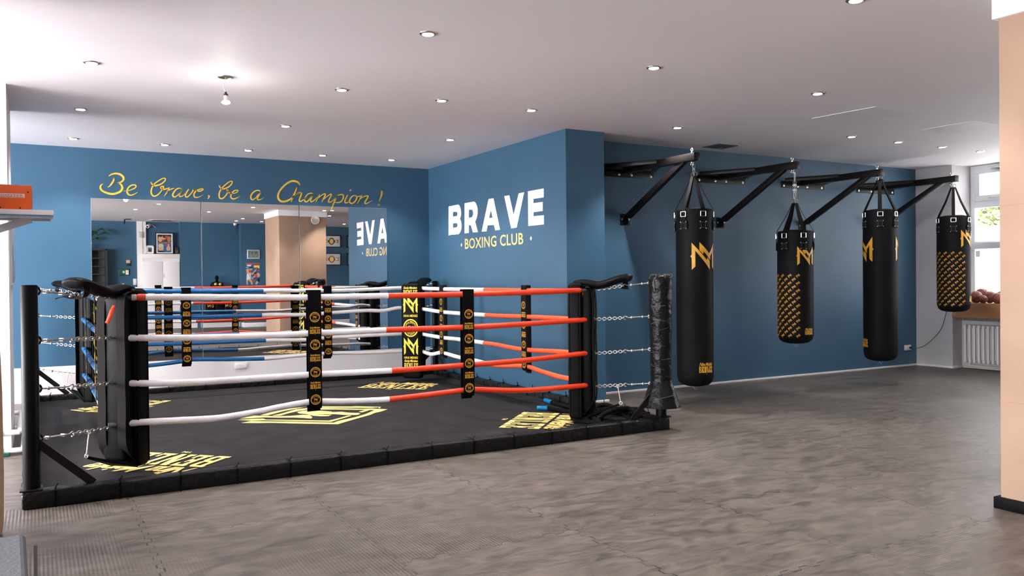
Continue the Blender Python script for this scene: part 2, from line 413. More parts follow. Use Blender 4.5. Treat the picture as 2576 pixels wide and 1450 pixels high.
def slab(word):
    S = .2; H = .14; G = .12; out = []; x = 0
    for ch in word:
        if ch == 'B':
            L = [[(0, 0), (.28, 0), (.28, 1), (0, 1), (0, .86), (.08, .86), (.08, .14), (0, .14)], R(.28, 0, .5, H), R(.28, .43, .5, .57), R(.28, 1-H, .5, 1),
                 [(.5, 0), (.58, 0), (.72, .12), (.72, .42), (.64, .5), (.5, .5)], [(.5, .5), (.64, .5), (.7, .58), (.7, .88), (.57, 1), (.5, 1)]]; w = .72
        elif ch == 'E':
            L = [[(0, 0), (.68, 0), (.68, .3), (.54, .3), (.54, .14), (.28, .14), (.28, .43), (.42, .43), (.42, .34), (.5, .34), (.5, .66), (.42, .66), (.42, .57), (.28, .57), (.28, .86), (.52, .86), (.52, .72), (.66, .72), (.66, 1), (0, 1), (0, .86), (.08, .86), (.08, .14), (0, .14)]]; w = .68
        elif ch == 'N':
            L = [[(0, 0), (.32, 0), (.32, .14), (.24, .14), (.24, .62), (.52, 0), (.74, 0), (.74, .86), (.82, .86), (.82, 1), (.5, 1), (.5, .86), (.58, .86), (.58, .38), (.30, 1), (0, 1), (0, .86), (.08, .86), (.08, .14), (0, .14)]]; w = .82
        elif ch == 'L':
            L = [[(0, 0), (.66, 0), (.66, .32), (.52, .32), (.52, .14), (.28, .14), (.28, .86), (.4, .86), (.4, 1), (0, 1), (0, .86), (.08, .86), (.08, .14), (0, .14)]]; w = .66
        out += [[(a+x, b) for a, b in q] for q in L]; x += w+G
    return out
BEN = fit(slab('BENLEE'), w=1.0, h=.40)             # 1 wide, baseline 0
def script_name(sn): return fit(text(sn, 1, shear=.45, bold=.02, space=.86), w=.98, h=.24)
def brand(sn):   # script line over slab word, 1 wide
    return BEN+[[(x, y+.43) for x, y in q] for q in script_name(sn)]+[[(x, y-.10) for x, y in q] for q in fit(text('TM', 1, bold=.02), h=.05)]
ROCKY = brand('Rocky Marciano'); NINA = brand('Nina Meinke')
NM = [[(0, 1), (.58, .35), (.60, .46), (.72, .31), (.72, 0), (.13, .70), (.13, .12), (0, 0), (0, .44), (-.05, .50), (0, .56)],
      [(.28, 1.02), (.70, .60), (1, 1), (1, .56), (1.05, .5), (1, .44), (1, 0), (.87, .12), (.87, .66), (.75, .50), (.75, .345), (.44, .68), (.42, .57), (.28, .72)]]
NM = [[(x-.5, y-.5) for x, y in q] for q in NM]
NMS = [[(0, 1), (.6, .34), (.72, .34), (.72, 0), (.14, .70), (.14, .12), (0, 0)], [(.28, 1.02), (.70, .60), (1, 1), (1, 0), (.86, .12), (.86, .66), (.75, .50), (.75, .36), (.28, .76)]]
NMS = [[(x-.5, y-.5) for x, y in q] for q in NMS]
NINAW = fit(text('NINA MEINKE', 1, bold=.015), w=1.0, h=.14)
def arc(sn, r, h, top=True, span=2.4):
    P = text(sn, 1, bold=.012); xs = [p[0] for q in P for p in q]; W = max(xs)-min(xs); mn = min(xs); hh = max(p[1] for q in P for p in q)
    out = []
    for q in P:
        o = []
        for x, y in q:
            t = (x-mn)/W-.5
            if top: a = PI/2-t*span; rr = r+y/hh*h
            else: a = -PI/2+t*span; rr = r+h-y/hh*h
            o.append((rr*math.cos(a), rr*math.sin(a)))
        out.append(o)
    return out
def annulus(r0, r1, n=40):
    return [[(r0*math.cos(2*PI*i/n), r0*math.sin(2*PI*i/n)), (r1*math.cos(2*PI*i/n), r1*math.sin(2*PI*i/n)), (r1*math.cos(2*PI*(i+1)/n), r1*math.sin(2*PI*(i+1)/n)), (r0*math.cos(2*PI*(i+1)/n), r0*math.sin(2*PI*(i+1)/n))] for i in range(n)]
BADGE = annulus(.86, 1.0)+arc('NINA MEINKE', .60, .18, True, 2.5)+arc('THE BRAVE', .60, .18, False, 1.7)+[[(x*.62, y*.58) for x, y in q] for q in NM]+annulus(.52, .55)[6:14]+annulus(.52, .55)[26:34]
def xf(P, s, dx=0, dy=0, sy=None, rot=0):
    c, n = math.cos(rot), math.sin(rot); sy = s if sy is None else sy
    return [[((x*s)*c-(y*sy)*n+dx, (x*s)*n+(y*sy)*c+dy) for x, y in q] for q in P]
def ribbon(pts, w, n=6, cs=None):
    """variable-width brush stroke as quads"""
    k = len(pts)
    if isinstance(w, (int, float)): w = [w]*k
    w = list(w)+[w[-1]]*(k-len(w))
    P3 = smooth_path([(x, y, ww) for (x, y), ww in zip(pts, w)], n); out = []
    L = []
    for i, p in enumerate(P3):
        a = P3[max(i-1, 0)]; b = P3[min(i+1, len(P3)-1)]; t = Vector((b.x-a.x, b.y-a.y)); t = t.normalized() if t.length > 1e-9 else Vector((1, 0))
        nn = Vector((-t.y, t.x)); h = max(p.z, .5)/2; L.append(((p.x+nn.x*h, p.y+nn.y*h), (p.x-nn.x*h, p.y-nn.y*h)))
    for i in range(len(L)-1): out.append([L[i][0], L[i+1][0], L[i+1][1], L[i][1]])
    for e, idx in ((0, 0), (1, -1)):
        p = P3[idx]; h = max(p.z, .5)/2
        if h > 4: out.append([(p.x+h*math.cos(a*PI/5), p.y+h*math.sin(a*PI/5)) for a in range(10)])
    return out

# ================================================================== THE ROOM
HC, YB, XC, YP, XT, YG, XE, ZW = 2.741, 10.187, 4.549, 6.875, 5.012, 7.324, 10.697, .373
YREV, XF = 6.793, 11.106        # window reveal, window plane
YREAR, XL = -2.8, -5.0
struct('floor', MB().box((XL-.25, YREAR-.3, -.1), (11.5, 10.5, 0)), 'floor')
struct('ceiling', MB().box((XL-.3, YREAR-.3, HC), (11.5, 10.5, HC+.1)), 'ceiling')
# wall with the mirrors: blue above, white band below
b = MB(); b.box((XL-.3, YB, ZW), (XC+.01, YB+.2, HC+.02), 0); b.box((XL-.3, YB-.004, 0), (XC, YB+.2, ZW), 1)
struct('wall_back', b, ['blue', 'white_wall'])
b = MB(); b.box((XC, YP, 0), (XT, YB+.2, HC+.02), 0); struct('wall_lettered', b, 'blue')
b = MB(); b.box((XT-.01, YG, 0), (XE, YG+.25, HC+.02)); struct('wall_bags', b, 'blue')
# window side: pier, reveal, niche under the window, rest of the wall
b = MB(); b.box((XE, YREV, 0), (XF+.15, YG+.25, HC+.02))
b.box((XE+.21, 2.6, 0), (XF+.15, YREV, .69)); b.box((XE, YREAR-.3, 0), (XF+.15, 2.6, HC+.02))
struct('wall_window_side', b, 'grey_wall')
# rear wall with piers
b = MB(); b.box((XL-.3, YREAR-.25, 0), (11.5, YREAR, HC+.02)); b.box((3.22, YREAR, 0), (4.69, -2.52, HC+.02)); b.box((4.69, YREAR, 0), (5.40, -2.3, HC+.02))
struct('wall_rear', b, 'blue')
# street side: piers and openings
b = MB()
for y0, y1 in ((YREAR-.3, -2.5), (.5, .9), (3.9, 4.4), (7.1, 7.5), (9.9, 10.4)): b.box((XL-.25, y0, 0), (XL, y1, HC+.02))
b.box((XL-.25, YREAR-.3, 0), (XL, 10.4, .35)); b.box((XL-.25, YREAR-.3, 2.62), (XL, 10.4, HC+.02))
struct('wall_street_side', b, 'white_wall')
b = MB(); b.box((-.95, 7.2, 0), (-.18, 8.3, HC+.02)); struct('trim_1', b, 'white_wall')['label'] = 'white pier by the ring'
b = MB(); b.box((-.95, 4.2, 0), (-.42, 5.05, HC+.02)); struct('trim_2', b, 'white_wall')
for i, (y0, y1) in enumerate(((-2.5, .5), (.9, 3.9), (4.4, 7.1), (7.5, 9.9))):
    b = MB(); w = .06
    for a, c in (((y0, .35), (y1, .35+w)), ((y0, 2.62-w), (y1, 2.62)), ((y0, .35), (y0+w, 2.62)), ((y1-w, .35), (y1, 2.62)), (((y0+y1)/2-w/2, .35), ((y0+y1)/2+w/2, 2.62))):
        b.box((XL-.16, a[0], a[1]), (XL-.09, c[0], c[1]))
    struct('window_%d' % (i+2), b, 'trim')
# plastered column near the camera
b = MB(); b.box((4.47, 1.35, .0), (5.49, 2.575, HC), 0, bev=.008)
col = struct('column', b, ['tan'])
for zz in (1.62, .575): MB().box((4.4685, 1.3, zz), (4.4695, 2.575, zz+.003)).build('board_joint', 'wood', col)
b = MB(); b.box((4.452, 1.33, HC-.125), (5.508, 2.60, HC-.002), bev=.003); struct('trim_3', b, 'hatch')
b = MB(); b.box((4.447, 1.33, 0), (5.51, 2.60, .062), bev=.004); struct('baseboard_column', b, 'vinyl')
# baseboards
b = MB(); b.box((XT, YG-.018, 0), (XE, YG, .026), bev=.004); b.box((XT-.02, YP-.0, 0), (XT+.018, YG, .026), bev=.004); struct('baseboard_bags', b, 'trim')
b = MB(); b.box((XC+.02, YP-.018, 0), (XT+.03, YP, .026), bev=.004); struct('baseboard_lettered', b, 'trim')
b = MB(); b.box((XE-.018, YREV-.0, 0), (XE, YG, .026), bev=.004); b.box((XE-.018, YREV-.018, 0), (XE+.2, YREV, .026), bev=.004); struct('baseboard_window_side', b, 'trim')
b = MB(); b.box((3.2, -2.52, 0), (4.7, -2.50, .12)); b.box((4.68, -2.3, 0), (5.41, -2.28, .12)); b.box((5.41, -2.8, 0), (11, -2.78, .1)); struct('baseboard_rear', b, 'trim')
# concrete beam strip on the ceiling over the window bay is bare paint; the window itself
def window():
    b = MB(); y1, y0 = YREV-.005, 2.65; X = XF
    def fr(ya, za, yb, zb, w, d=.07, xo=0):
        b.box((X+xo, ya, za), (X+xo+d, yb, za+w), bev=.004); b.box((X+xo, ya, zb-w), (X+xo+d, yb, zb), bev=.004)
        b.box((X+xo, ya, za+w), (X+xo+d, ya+w, zb-w), bev=.004); b.box((X+xo, yb-w, za+w), (X+xo+d, yb, zb-w), bev=.004)
    n = 3; seg = (y1-y0)/n
    for k in range(n):
        ya, yb = y1-(k+1)*seg, y1-k*seg
        fr(ya, .70, yb, HC-.005, .06, .08)
        b.box((X, ya+.05, 2.165), (X+.08, yb-.05, 2.255), bev=.004)      # transom
        fr(ya+.06, 2.255, yb-.06, HC-.045, .075, .05, -.015)             # top sash
        b.box((X, ya+.05, 1.62), (X+.08, yb-.05, 1.71), bev=.004)
    w = struct('window_1', b, 'aluminium')
    g = MB()
    for k in range(n):
        ya, yb = y1-(k+1)*seg+.06, y1-k*seg-.06
        for z0, z1 in ((2.34, 2.62), (1.71, 2.165), (.76, 1.62)): g.box((X+.03, ya, z0), (X+.034, yb, z1))
    g.build('pane', 'glass', w)
    g = MB()
    for k in range(n):
        ya, yb = y1-(k+1)*seg+.06, y1-k*seg-.06
        for z0, z1 in ((1.71, 1.92), (.76, 1.62)): g.add([(X+.026, ya, z0), (X+.026, yb, z0), (X+.026, yb, z1), (X+.026, ya, z1)], [(0, 1, 2, 3)])
    g.build('frosted_film', 'film', w)
    h = MB(); h.box((X-.035, 6.40, 2.275), (X-.012, 6.52, 2.295), bev=.004); h.build('handle', 'silver', w)
    h = MB(); h.box((X-.05, 6.22, 2.66), (X-.01, 6.48, 2.70), bev=.008); h.bar((X-.03, 6.45, 2.69), (X-.03, 6.30, 2.60), .02, .02); h.build('opener', 'chrome', w)
    h = MB(); h.box((X-.03, 6.64, 1.50), (X, 6.70, 1.585), bev=.004); h.build('blind_bracket', 'white_plastic', w)
    h = MB(); h.box((X-.12, 2.65, 1.605), (X-.005, y1, 1.69), bev=.004); h.build('transom_ledge', 'aluminium', w)
window()
# thick wooden ledge, granite sill
b = MB(); b.box((10.60, 3.2, .692), (XF-.005, 6.74, .885), bev=.006); tag(b.build('wooden_ledge', 'wood'), 'thick oiled wooden ledge under the window carrying the brown balls', 'ledge')
b = MB(); b.box((10.70, 2.7, .655), (XF-.01, 6.76, .69), bev=.004); struct('trim_4', b, 'granite')

# ---- radiator in the niche
rd = thing('radiator', 'white column radiator in the niche below the window', 'radiator', (10.80, 6.70, 0))
for k in range(13):
    b = MB(); y = -.045-k*.062
    for x in (-.045, .015, .075):
        b.tube(smooth_path([(x, y, .10), (x, y, .14), (x, y, .55), (x, y, .585)], 2), .017, 8)
    b.bar((-.045, y, .115), (.075, y, .115), .034, .05, bev=.012); b.bar((-.045, y, .572), (.075, y, .572), .034, .045, bev=.012)
    b.build('column', 'radiator', rd)
b = MB(); b.tube([(.03, 0, .045), (.03, -.85, .045)], .012, 8); b.tube([(.05, -.85, .02), (.05, .03, .02)], .012, 8); b.tube([(.03, -.06, .045), (.03, -.06, .1)], .011, 8); b.tube([(.03, -.7, 0), (.03, -.7, .1)], .011, 8); b.build('pipe', 'radiator', rd)

# ---- medicine balls on the ledge
def ball(p, r, lab):
    t = thing('medicine_ball', lab, 'ball', p, group='balls on the wooden ledge')
    MB().sphere((0, 0, 0), r, 0, 28, 18).build('leather_shell', 'ball', t)
    rx = random.random()*3; b = MB()
    for k in range(4):
        a = rx+k*PI/4; b.ring((0, 0, 0), r*1.001, .0025, (math.cos(a), math.sin(a), .35), 40, 4)
    for zz in (-1, 1): b.ring((0, 0, zz*r*.86), r*.52, .0025, (0, 0, 1), 28, 4)
    o = b.build('seam', 'ball_seam', t); o.rotation_euler = (rx, .6, rx*2)
for (y, x, z, r), lab in zip([(6.515, 10.78, .885+.079, .079), (6.385, 10.72, .885+.052, .052), (6.40, 10.90, .885+.077, .077), (6.20, 10.72, .885+.068, .068), (6.24, 10.89, .885+.08, .08), (6.55, 10.97, .885+.095, .095), (6.06, 10.83, .885+.075, .075)],
    ['large brown leather ball at the corner end of the wooden ledge', 'smallest brown leather ball lying at the front of the wooden ledge', 'pale brown ball behind the smallest one on the ledge', 'brown panelled ball with star seams at the front of the ledge', 'brown ball behind the one with star seams on the ledge', 'brown ball peeping over the large corner ball on the ledge', 'brown ball on the ledge half behind the tan column']):
    ball((x, y, z), r, lab)

# ---- outside: paving and trees seen through the window
b = MB(); b.box((11.6, -40, -.3), (60, 60, -.1)); b.box((-60, -40, -.3), (XL-.3, 60, -.1)); struct('ground', b, 'ground')
def tree(x, y, h, rr, seed, lab):
    rnd = random.Random(seed); t = thing('tree', lab, 'tree', (x, y, -.1), group='trees outside the window')
    MB().tube([(0, 0, 0), (.05, .05, h*.4), (0, .1, h*.8)], [.14, .1, .05], 8).build('trunk', 'bark', t)
    b = MB()
    for k in range(2600):
        a = rnd.random()*2*PI; q = rnd.random()**.5; z = rnd.random(); R_ = rr*(.55+.45*math.sin(PI*z))*(.6+.4*q)
        c = Vector((math.cos(a)*R_*q, math.sin(a)*R_*q, h*.22+z*h*.8)); s_ = .06+.07*rnd.random()
        u_ = Vector((rnd.uniform(-1, 1), rnd.uniform(-1, 1), rnd.uniform(-1, 1))).normalized(); v_ = u_.orthogonal().normalized()
        b.add([c-u_*s_, c-v_*s_*.5, c+u_*s_, c+v_*s_*.5], [(0, 1, 2, 3)])
    b.build('foliage', 'tree_leaf', t, smooth=False)
tree(16.9, 10.0, 2.95, 1.35, 3, 'bright yellow-green tree seen through the glass beside the last bag')
tree(19.6, 12.6, 3.3, 1.4, 4, 'pale green tree farther back outside the window')
tree(16.4, 7.0, 3.0, 1.3, 5, 'leafy bush-like tree outside hidden mostly by the column')
tree(18.0, 4.0, 3.2, 1.5, 6, 'leafy tree outside behind the tan column')

# ---- heating pipes around the white pier
b = MB()
for z, q in ((.035, .075), (.165, .055)):
    b.tube(smooth_path([(-.95, 7.2-q, z), (-.3, 7.2-q, z), (-.18+q*.6, 7.2-q, z), (-.18+q, 7.2-q*.5, z), (-.18+q, 7.4, z), (-.18+q, 8.24, z)], 5), .02, 10)
    for p in ((-.24, 7.2-q, z), (-.18+q, 8.2, z)): b.sphere(p, .028)
b.tube([(-.18+.055, 8.22, .165), (-.18, 8.22, .165)], .018, 8); b.tube([(-.18+.075, 8.22, .035), (-.18, 8.22, .035)], .018, 8)
tag(b.build('heating_pipe', 'trim'), 'two white heating pipes looping round the foot of the white pier', 'pipe')
b = MB(); b.box((-.62, 7.07, 0), (-.19, 7.19, .028), bev=.004); tag(b.build('teal_strip', 'green_case'), 'small teal strip on the floor under the pipes of the white pier', 'strip')
fr = thing('pier_picture', 'narrow glossy picture on the ring-facing side of the white pier', 'picture', (-.18, 7.54, 1.27))
MB().box((.0, 0, 0), (.012, .92, .5), bev=.002).build('print', 'poster_print', fr)
b = MB()
for a, c in (((0, -.02, -.02), (.016, .94, 0)), ((0, -.02, .5), (.016, .94, .52)), ((0, -.02, 0), (.016, 0, .5)), ((0, .92, 0), (.016, .94, .5))): b.box(a, c)
b.build('frame', 'silver', fr)

# ---- shelf with the orange case
sh = thing('wall_shelf', 'white shelf board with a slanted bracket near the white pier', 'shelf', (-.42, 4.6, 1.587))
MB().box((0, 0, 0), (.495, .28, .024), bev=.002).build('board', 'trim', sh)
b = MB(); b.bar((.01, .14, -.16), (.40, .14, -.012), .035, .03, up=(0, 1, 0)); b.box((0, .12, -.22), (.012, .16, 0)); b.build('bracket', 'trim', sh)
b = MB(); b.box((.02, .03, -.014), (.485, .045, -.001)); b.box((.02, .235, -.014), (.485, .25, -.001)); b.build('metal_rail', 'chrome', sh)
oc = thing('orange_case', 'orange metal case with a pale maker plate on the white shelf', 'case', (-.29, 4.62, 1.611))
MB().box((0, 0, 0), (.274, .17, .118), bev=.003).build('body', 'orange_case', oc)
b = MB(); b.box((.274, .02, .012), (.277, .16, .105)); b.build('side_panel', 'silver', oc)
b = MB()
b.flat([R(.125, .056, .245, .076)], lambda u, v: (u, -.0012, v), 0)
b.flat(fit(text('BOOSTER', 1, bold=.012, space=1.2), w=.105, h=.009, cx=.185, y0=.063), lambda u, v: (u, -.0024, v), 1)
b.flat([R(.135, .0585, .24, .0605)], lambda u, v: (u, -.0022, v), 1)
b.build('maker_plate', ['cream', 'red_ink'], oc, smooth=False)
for u, v in ((.258, .085), (.07, .008), (.145, .008), (.225, .008)): MB().sphere((u, -.001, v), .004, 0, 8, 6).build('screw', 'dark_plastic', oc)

# ---- pale board with rounded top, grey bench in the near corner
def brd(u, v, d): return Vector((-.157-.42+u, 4.89+d, v))
P = [(0, 0), (.408, 0), (.416, .05), (.42, .3), (.418, .7), (.413, .9), (.40, 1.15), (.385, 1.28), (.355, 1.42), (.30, 1.55), (.23, 1.62), (.15, 1.62), (.07, 1.5), (0, 1.3)]
b = MB(); b.prism(P, brd, .028); tag(b.build('wooden_board', 'plywood'), 'tall pale wooden board with rounded top standing by the shelf', 'board')
bn = thing('gym_bench', 'low grey padded bench in the near corner beside the wooden board', 'bench', (-.04, 3.0, 0))
def rz(a): return Matrix.Rotation(a, 3, 'Z')
p0 = hit(64, 1341, 2, .42); p1 = hit(72, 1452, 2, .42)
d = (p1-p0).normalized(); nn = Vector((d.y, -d.x, 0)); nn = nn if nn.x < 0 else -nn
q = [p0, p0+d*1.0, p0+d*1.0+nn*.38, p0+nn*.38]; off = Vector((-.04, 3.0, 0))
b = MB(); V = [Vector((p.x, p.y, .33))-off for p in q]+[Vector((p.x, p.y, .42))-off for p in q]
b.add(V, [(0, 1, 2, 3), (7, 6, 5, 4), (0, 4, 5, 1), (1, 5, 6, 2), (2, 6, 7, 3), (3, 7, 4, 0)])
o = b.build('pad', 'grey_pad', bn, smooth=False); md = o.modifiers.new('bevel', 'BEVEL'); md.width = .018; md.segments = 3
b = MB()
for s_, t_ in ((.08, .06), (.9, .06), (.08, .32), (.9, .32)):
    c = p0+d*s_+nn*t_-off; b.box((c.x-.02, c.y-.02, 0), (c.x+.02, c.y+.02, .34))
b.build('leg', 'black_metal', bn)
e0 = hit(94, 1367, 2, .30); b = MB(); e = e0-off
b.prism([(0, .0), (.0, .30), (-.03, .30), (-.34, 0)], lambda u, v, dd: Vector((e.x-.012+dd, e.y+u, v)), .012); b.build('side_bracket', 'dark_plastic', bn)

# ================================================================== CEILING FITTINGS
rows = [(9.59, (.34, 1.21, 2.08, 2.93, 3.79), 'in the row along the mirror wall'), (7.955, (.342, 2.075, 3.805), 'in the row over the middle of the ring'),
        (6.26, (.34, 2.07, 2.92, 3.785), 'in the row over the near ropes'), (4.61, (2.065, 3.80), 'in the row in front of the ring'),
        (5.9, (7.54, 8.32, 9.11, 9.86), 'in the row before the punching bags'), (2.98, (2.07, 3.85, 5.50), 'over the open floor, mirrored'), (1.42, (1.80, 3.26, 4.53, 5.93), 'deep in the room, mirrored'),
        (-.45, (4.36, 4.98), 'near the rear pier, mirrored'), (-1.35, (4.39, 5.02, 7.2), 'close to the rear wall, mirrored')]
ordn = ['first', 'second', 'third', 'fourth', 'fifth']
lights = []
for y, xs, wh in rows:
    for i, x in enumerate(xs): lights.append((x, y, '%s recessed downlight from the white pier %s' % (ordn[i], wh)))
lights += [(5.51, 6.33, 'recessed downlight above the first punching bag bracket'), (5.52, 4.64, 'recessed downlight between the ring and the ceiling hatch')]
def mk_light(x, y, lab):
    t = thing('downlight', lab, 'ceiling light', (x, y, HC), group='recessed downlights')
    b = MB(); b.lathe([(.030, -.006), (.046, -.006), (.052, -.003), (.053, 0)], seg=24); b.build('trim_ring', 'nickel', t)
    b = MB(); b.lathe([(.0, -.009), (.034, -.0085), (.036, -.007)], seg=20); b.build('lens', 'lens', t)
    return t
l0 = mk_light(*lights[0])
for x, y, lab in lights[1:]: dup(l0, (x, y, HC), 0, lab)
SPOT_W = 60
for i, (x, y, lab) in enumerate(lights):
    if y < -2: continue
    ld = bpy.data.lights.new('downlight_beam', 'SPOT'); ld.energy = SPOT_W*(2.4 if (x, y) == (5.51, 6.33) else .45 if x > 5 and y > 4.7 else .35 if y < 0 else 1); ld.color = (1, .95, .93); ld.spot_size = 1.9; ld.spot_blend = .55; ld.shadow_soft_size = .03
    lo = bpy.data.objects.new('downlight_beam', ld); COL.objects.link(lo); lo.location = (x, y, HC-.012)
# bare bulb
pb = thing('bare_bulb', 'bare bulb hanging on its cord from a ceiling opening over the ring', 'lamp', (1.205, 6.26, HC))
b = MB(); b.lathe([(.0, -.001), (.03, -.002), (.040, -.002), (.042, -.007), (.052, -.005), (.054, 0)], seg=28); b.build('canopy', 'nickel', pb)
MB().tube(smooth_path([(.0, 0, 0), (-.006, 0, -.03), (-.016, 0, -.065), (-.014, 0, -.085), (.0, 0, -.115)], 5), .0018, 6).build('cord', 'white_plastic', pb)
b = MB(); b.lathe([(.007, -.108), (.008, -.118), (.016, -.124), (.017, -.135)], seg=16); b.build('socket', 'dark_plastic', pb)
b = MB(); b.lathe([(.015, -.135), (.016, -.15), (.013, -.16), (.022, -.172)], seg=16); b.build('lamp_neck', 'cream', pb)
b = MB(); b.lathe([(.02, -.170), (.031, -.182), (.029, -.190), (.012, -.196)], seg=20); b.build('bulb', 'bulbglow', pb)
ld = bpy.data.lights.new('bulb_light', 'POINT'); ld.energy = 2; ld.color = (1, .92, .86); ld.shadow_soft_size = .03
lo = bpy.data.objects.new('bulb_light', ld); COL.objects.link(lo); lo.location = (1.205, 6.26, HC-.22)
# hatches
b = MB(); b.prism([(6.33, 5.39), (6.92, 5.42), (6.99, 4.80), (6.40, 4.76)], lambda u, v, d: (u, v, HC-.004+d), .003)
tag(b.build('ceiling_hatch', 'hatch', smooth=False), 'square white patch panel on the grey ceiling before the bags', 'hatch')
b = MB(); b.box((7.85, 4.75, HC-.003), (8.40, 5.30, HC-.0005)); tag(b.build('ceiling_patch', 'hatch'), 'faint pale ceiling patch next to the tan column', 'hatch')
vt = thing('ceiling_vent', 'dark square vent panel in the ceiling between two bag brackets', 'vent', (6.73, 7.01, HC))
MB().box((-.15, -.13, -.006), (.15, .13, -.001)).build('grille', 'vent', vt); MB().box((.06, .05, -.009), (.09, .08, -.006)).build('catch', 'chrome', vt)

# ================================================================== MIRRORS AND WALL LETTERING
for k, (x0, x1, th, lab) in enumerate(((.522, 1.660, .0038, 'mirror panel nearest the white pier, reflecting plant and cabinet'), (1.667, 2.803, .0035, 'middle mirror panel reflecting the clock and boxing poster'), (2.811, 3.945, .0030, 'mirror panel nearest the lettered wall, reflecting the tan column'))):
    t = thing('mirror_panel', lab, 'mirror', ((x0+x1)/2, YB-.008, 1.285), group='wall mirrors'); hw = (x1-x0)/2
    b = MB(); b.box((-hw, .0, -.91), (hw, .004, .91)); o1 = b.build('backing', 'mirror_edge', t, smooth=False)
    b = MB(); b.add([(-hw+.0015, -.0006, -.9085), (hw-.0015, -.0006, -.9085), (hw-.0015, -.0006, .9085), (-hw+.0015, -.0006, .9085)], [(0, 1, 2, 3)]); b.build('glass', 'mirror', t, smooth=False)
    t.rotation_euler = (th, 0, 0)
# brush lettering, traced stroke by stroke and laid on the wall
S1 = 6.605
A = [([(290,152),(330,128),(380,113),(430,113),(480,128),(520,160),(535,195),(525,225),(495,252),(450,268),(405,275)],[14,22,28,30,34,36,36,30,26,20,8]),
([(405,275),(455,275),(490,295),(510,330),(508,370),(480,410),(430,435),(370,450),(310,448),(250,432),(190,405),(155,370),(148,335),(160,305),(192,282)],[8,18,28,34,36,34,32,34,34,32,32,32,30,24,6]),
([(372,195),(368,225),(350,260),(325,295),(300,322),(265,342)],[26,28,30,28,20,4]),
([(530,402),(590,398),(650,385),(700,365),(735,340),(738,312),(705,300),(660,310),(615,345),(595,390),(598,435),(625,465),(665,470),(710,455),(775,420)],[4,8,14,18,20,22,20,22,26,28,28,24,20,16,3]),
([(990,258),(1010,290),(1050,312),(1100,308),(1160,285),(1210,245),(1230,210),(1220,192),(1180,195),(1120,230),(1050,280),(1010,340),(992,400),(998,450),(1030,485),(1075,480),(1125,445),(1165,395),(1195,345),(1190,325),(1160,330),(1150,350),(1175,372),(1220,372),(1300,345)],[20,20,24,24,24,22,20,18,18,18,20,24,26,26,24,22,20,20,22,20,18,18,20,22,8]),
([(1295,345),(1285,370),(1250,430),(1205,495)],[16,20,22,6]),([(1240,430),(1290,390),(1340,365),(1385,352)],[6,14,16,4]),
([(1490,362),(1455,355),(1405,378),(1365,430),(1350,470),(1370,498),(1410,490),(1460,440),(1500,380)],[10,18,22,26,26,24,18,14,10]),([(1500,378),(1475,430),(1458,475),(1475,495),(1520,480),(1560,440)],[20,22,22,20,14,6]),
([(1615,375),(1580,425),(1560,470),(1570,500),(1600,498),(1640,460),(1680,410),(1695,375),(1720,385)],[18,22,24,22,20,16,18,20,16]),
([(1690,372),(1740,395),(1800,405),(1850,385),(1850,368),(1800,372),(1740,400),(1705,450),(1710,495),(1740,508),(1790,500),(1860,462)],[14,16,20,20,20,18,22,24,22,18,12,3]),
([(1940,475),(1955,490),(1945,515),(1930,540)],[16,28,20,4]),
([(2122,312),(2140,345),(2180,368),(2230,358),(2285,330),(2325,290),(2340,255),(2330,238),(2290,250),(2230,295),(2170,350),(2135,410),(2120,465),(2130,515),(2160,530),(2200,510),(2245,460),(2270,410),(2262,385),(2250,385),(2270,420),(2310,440)],[18,20,22,22,20,18,18,16,16,18,20,22,24,24,22,20,20,22,22,22,22,18]),
([(2310,440),(2370,440),(2420,420),(2435,395),(2415,388),(2370,400),(2330,440),(2315,490),(2330,525),(2370,533),(2420,515),(2472,485)],[14,16,18,18,18,20,22,24,22,18,12,3])]
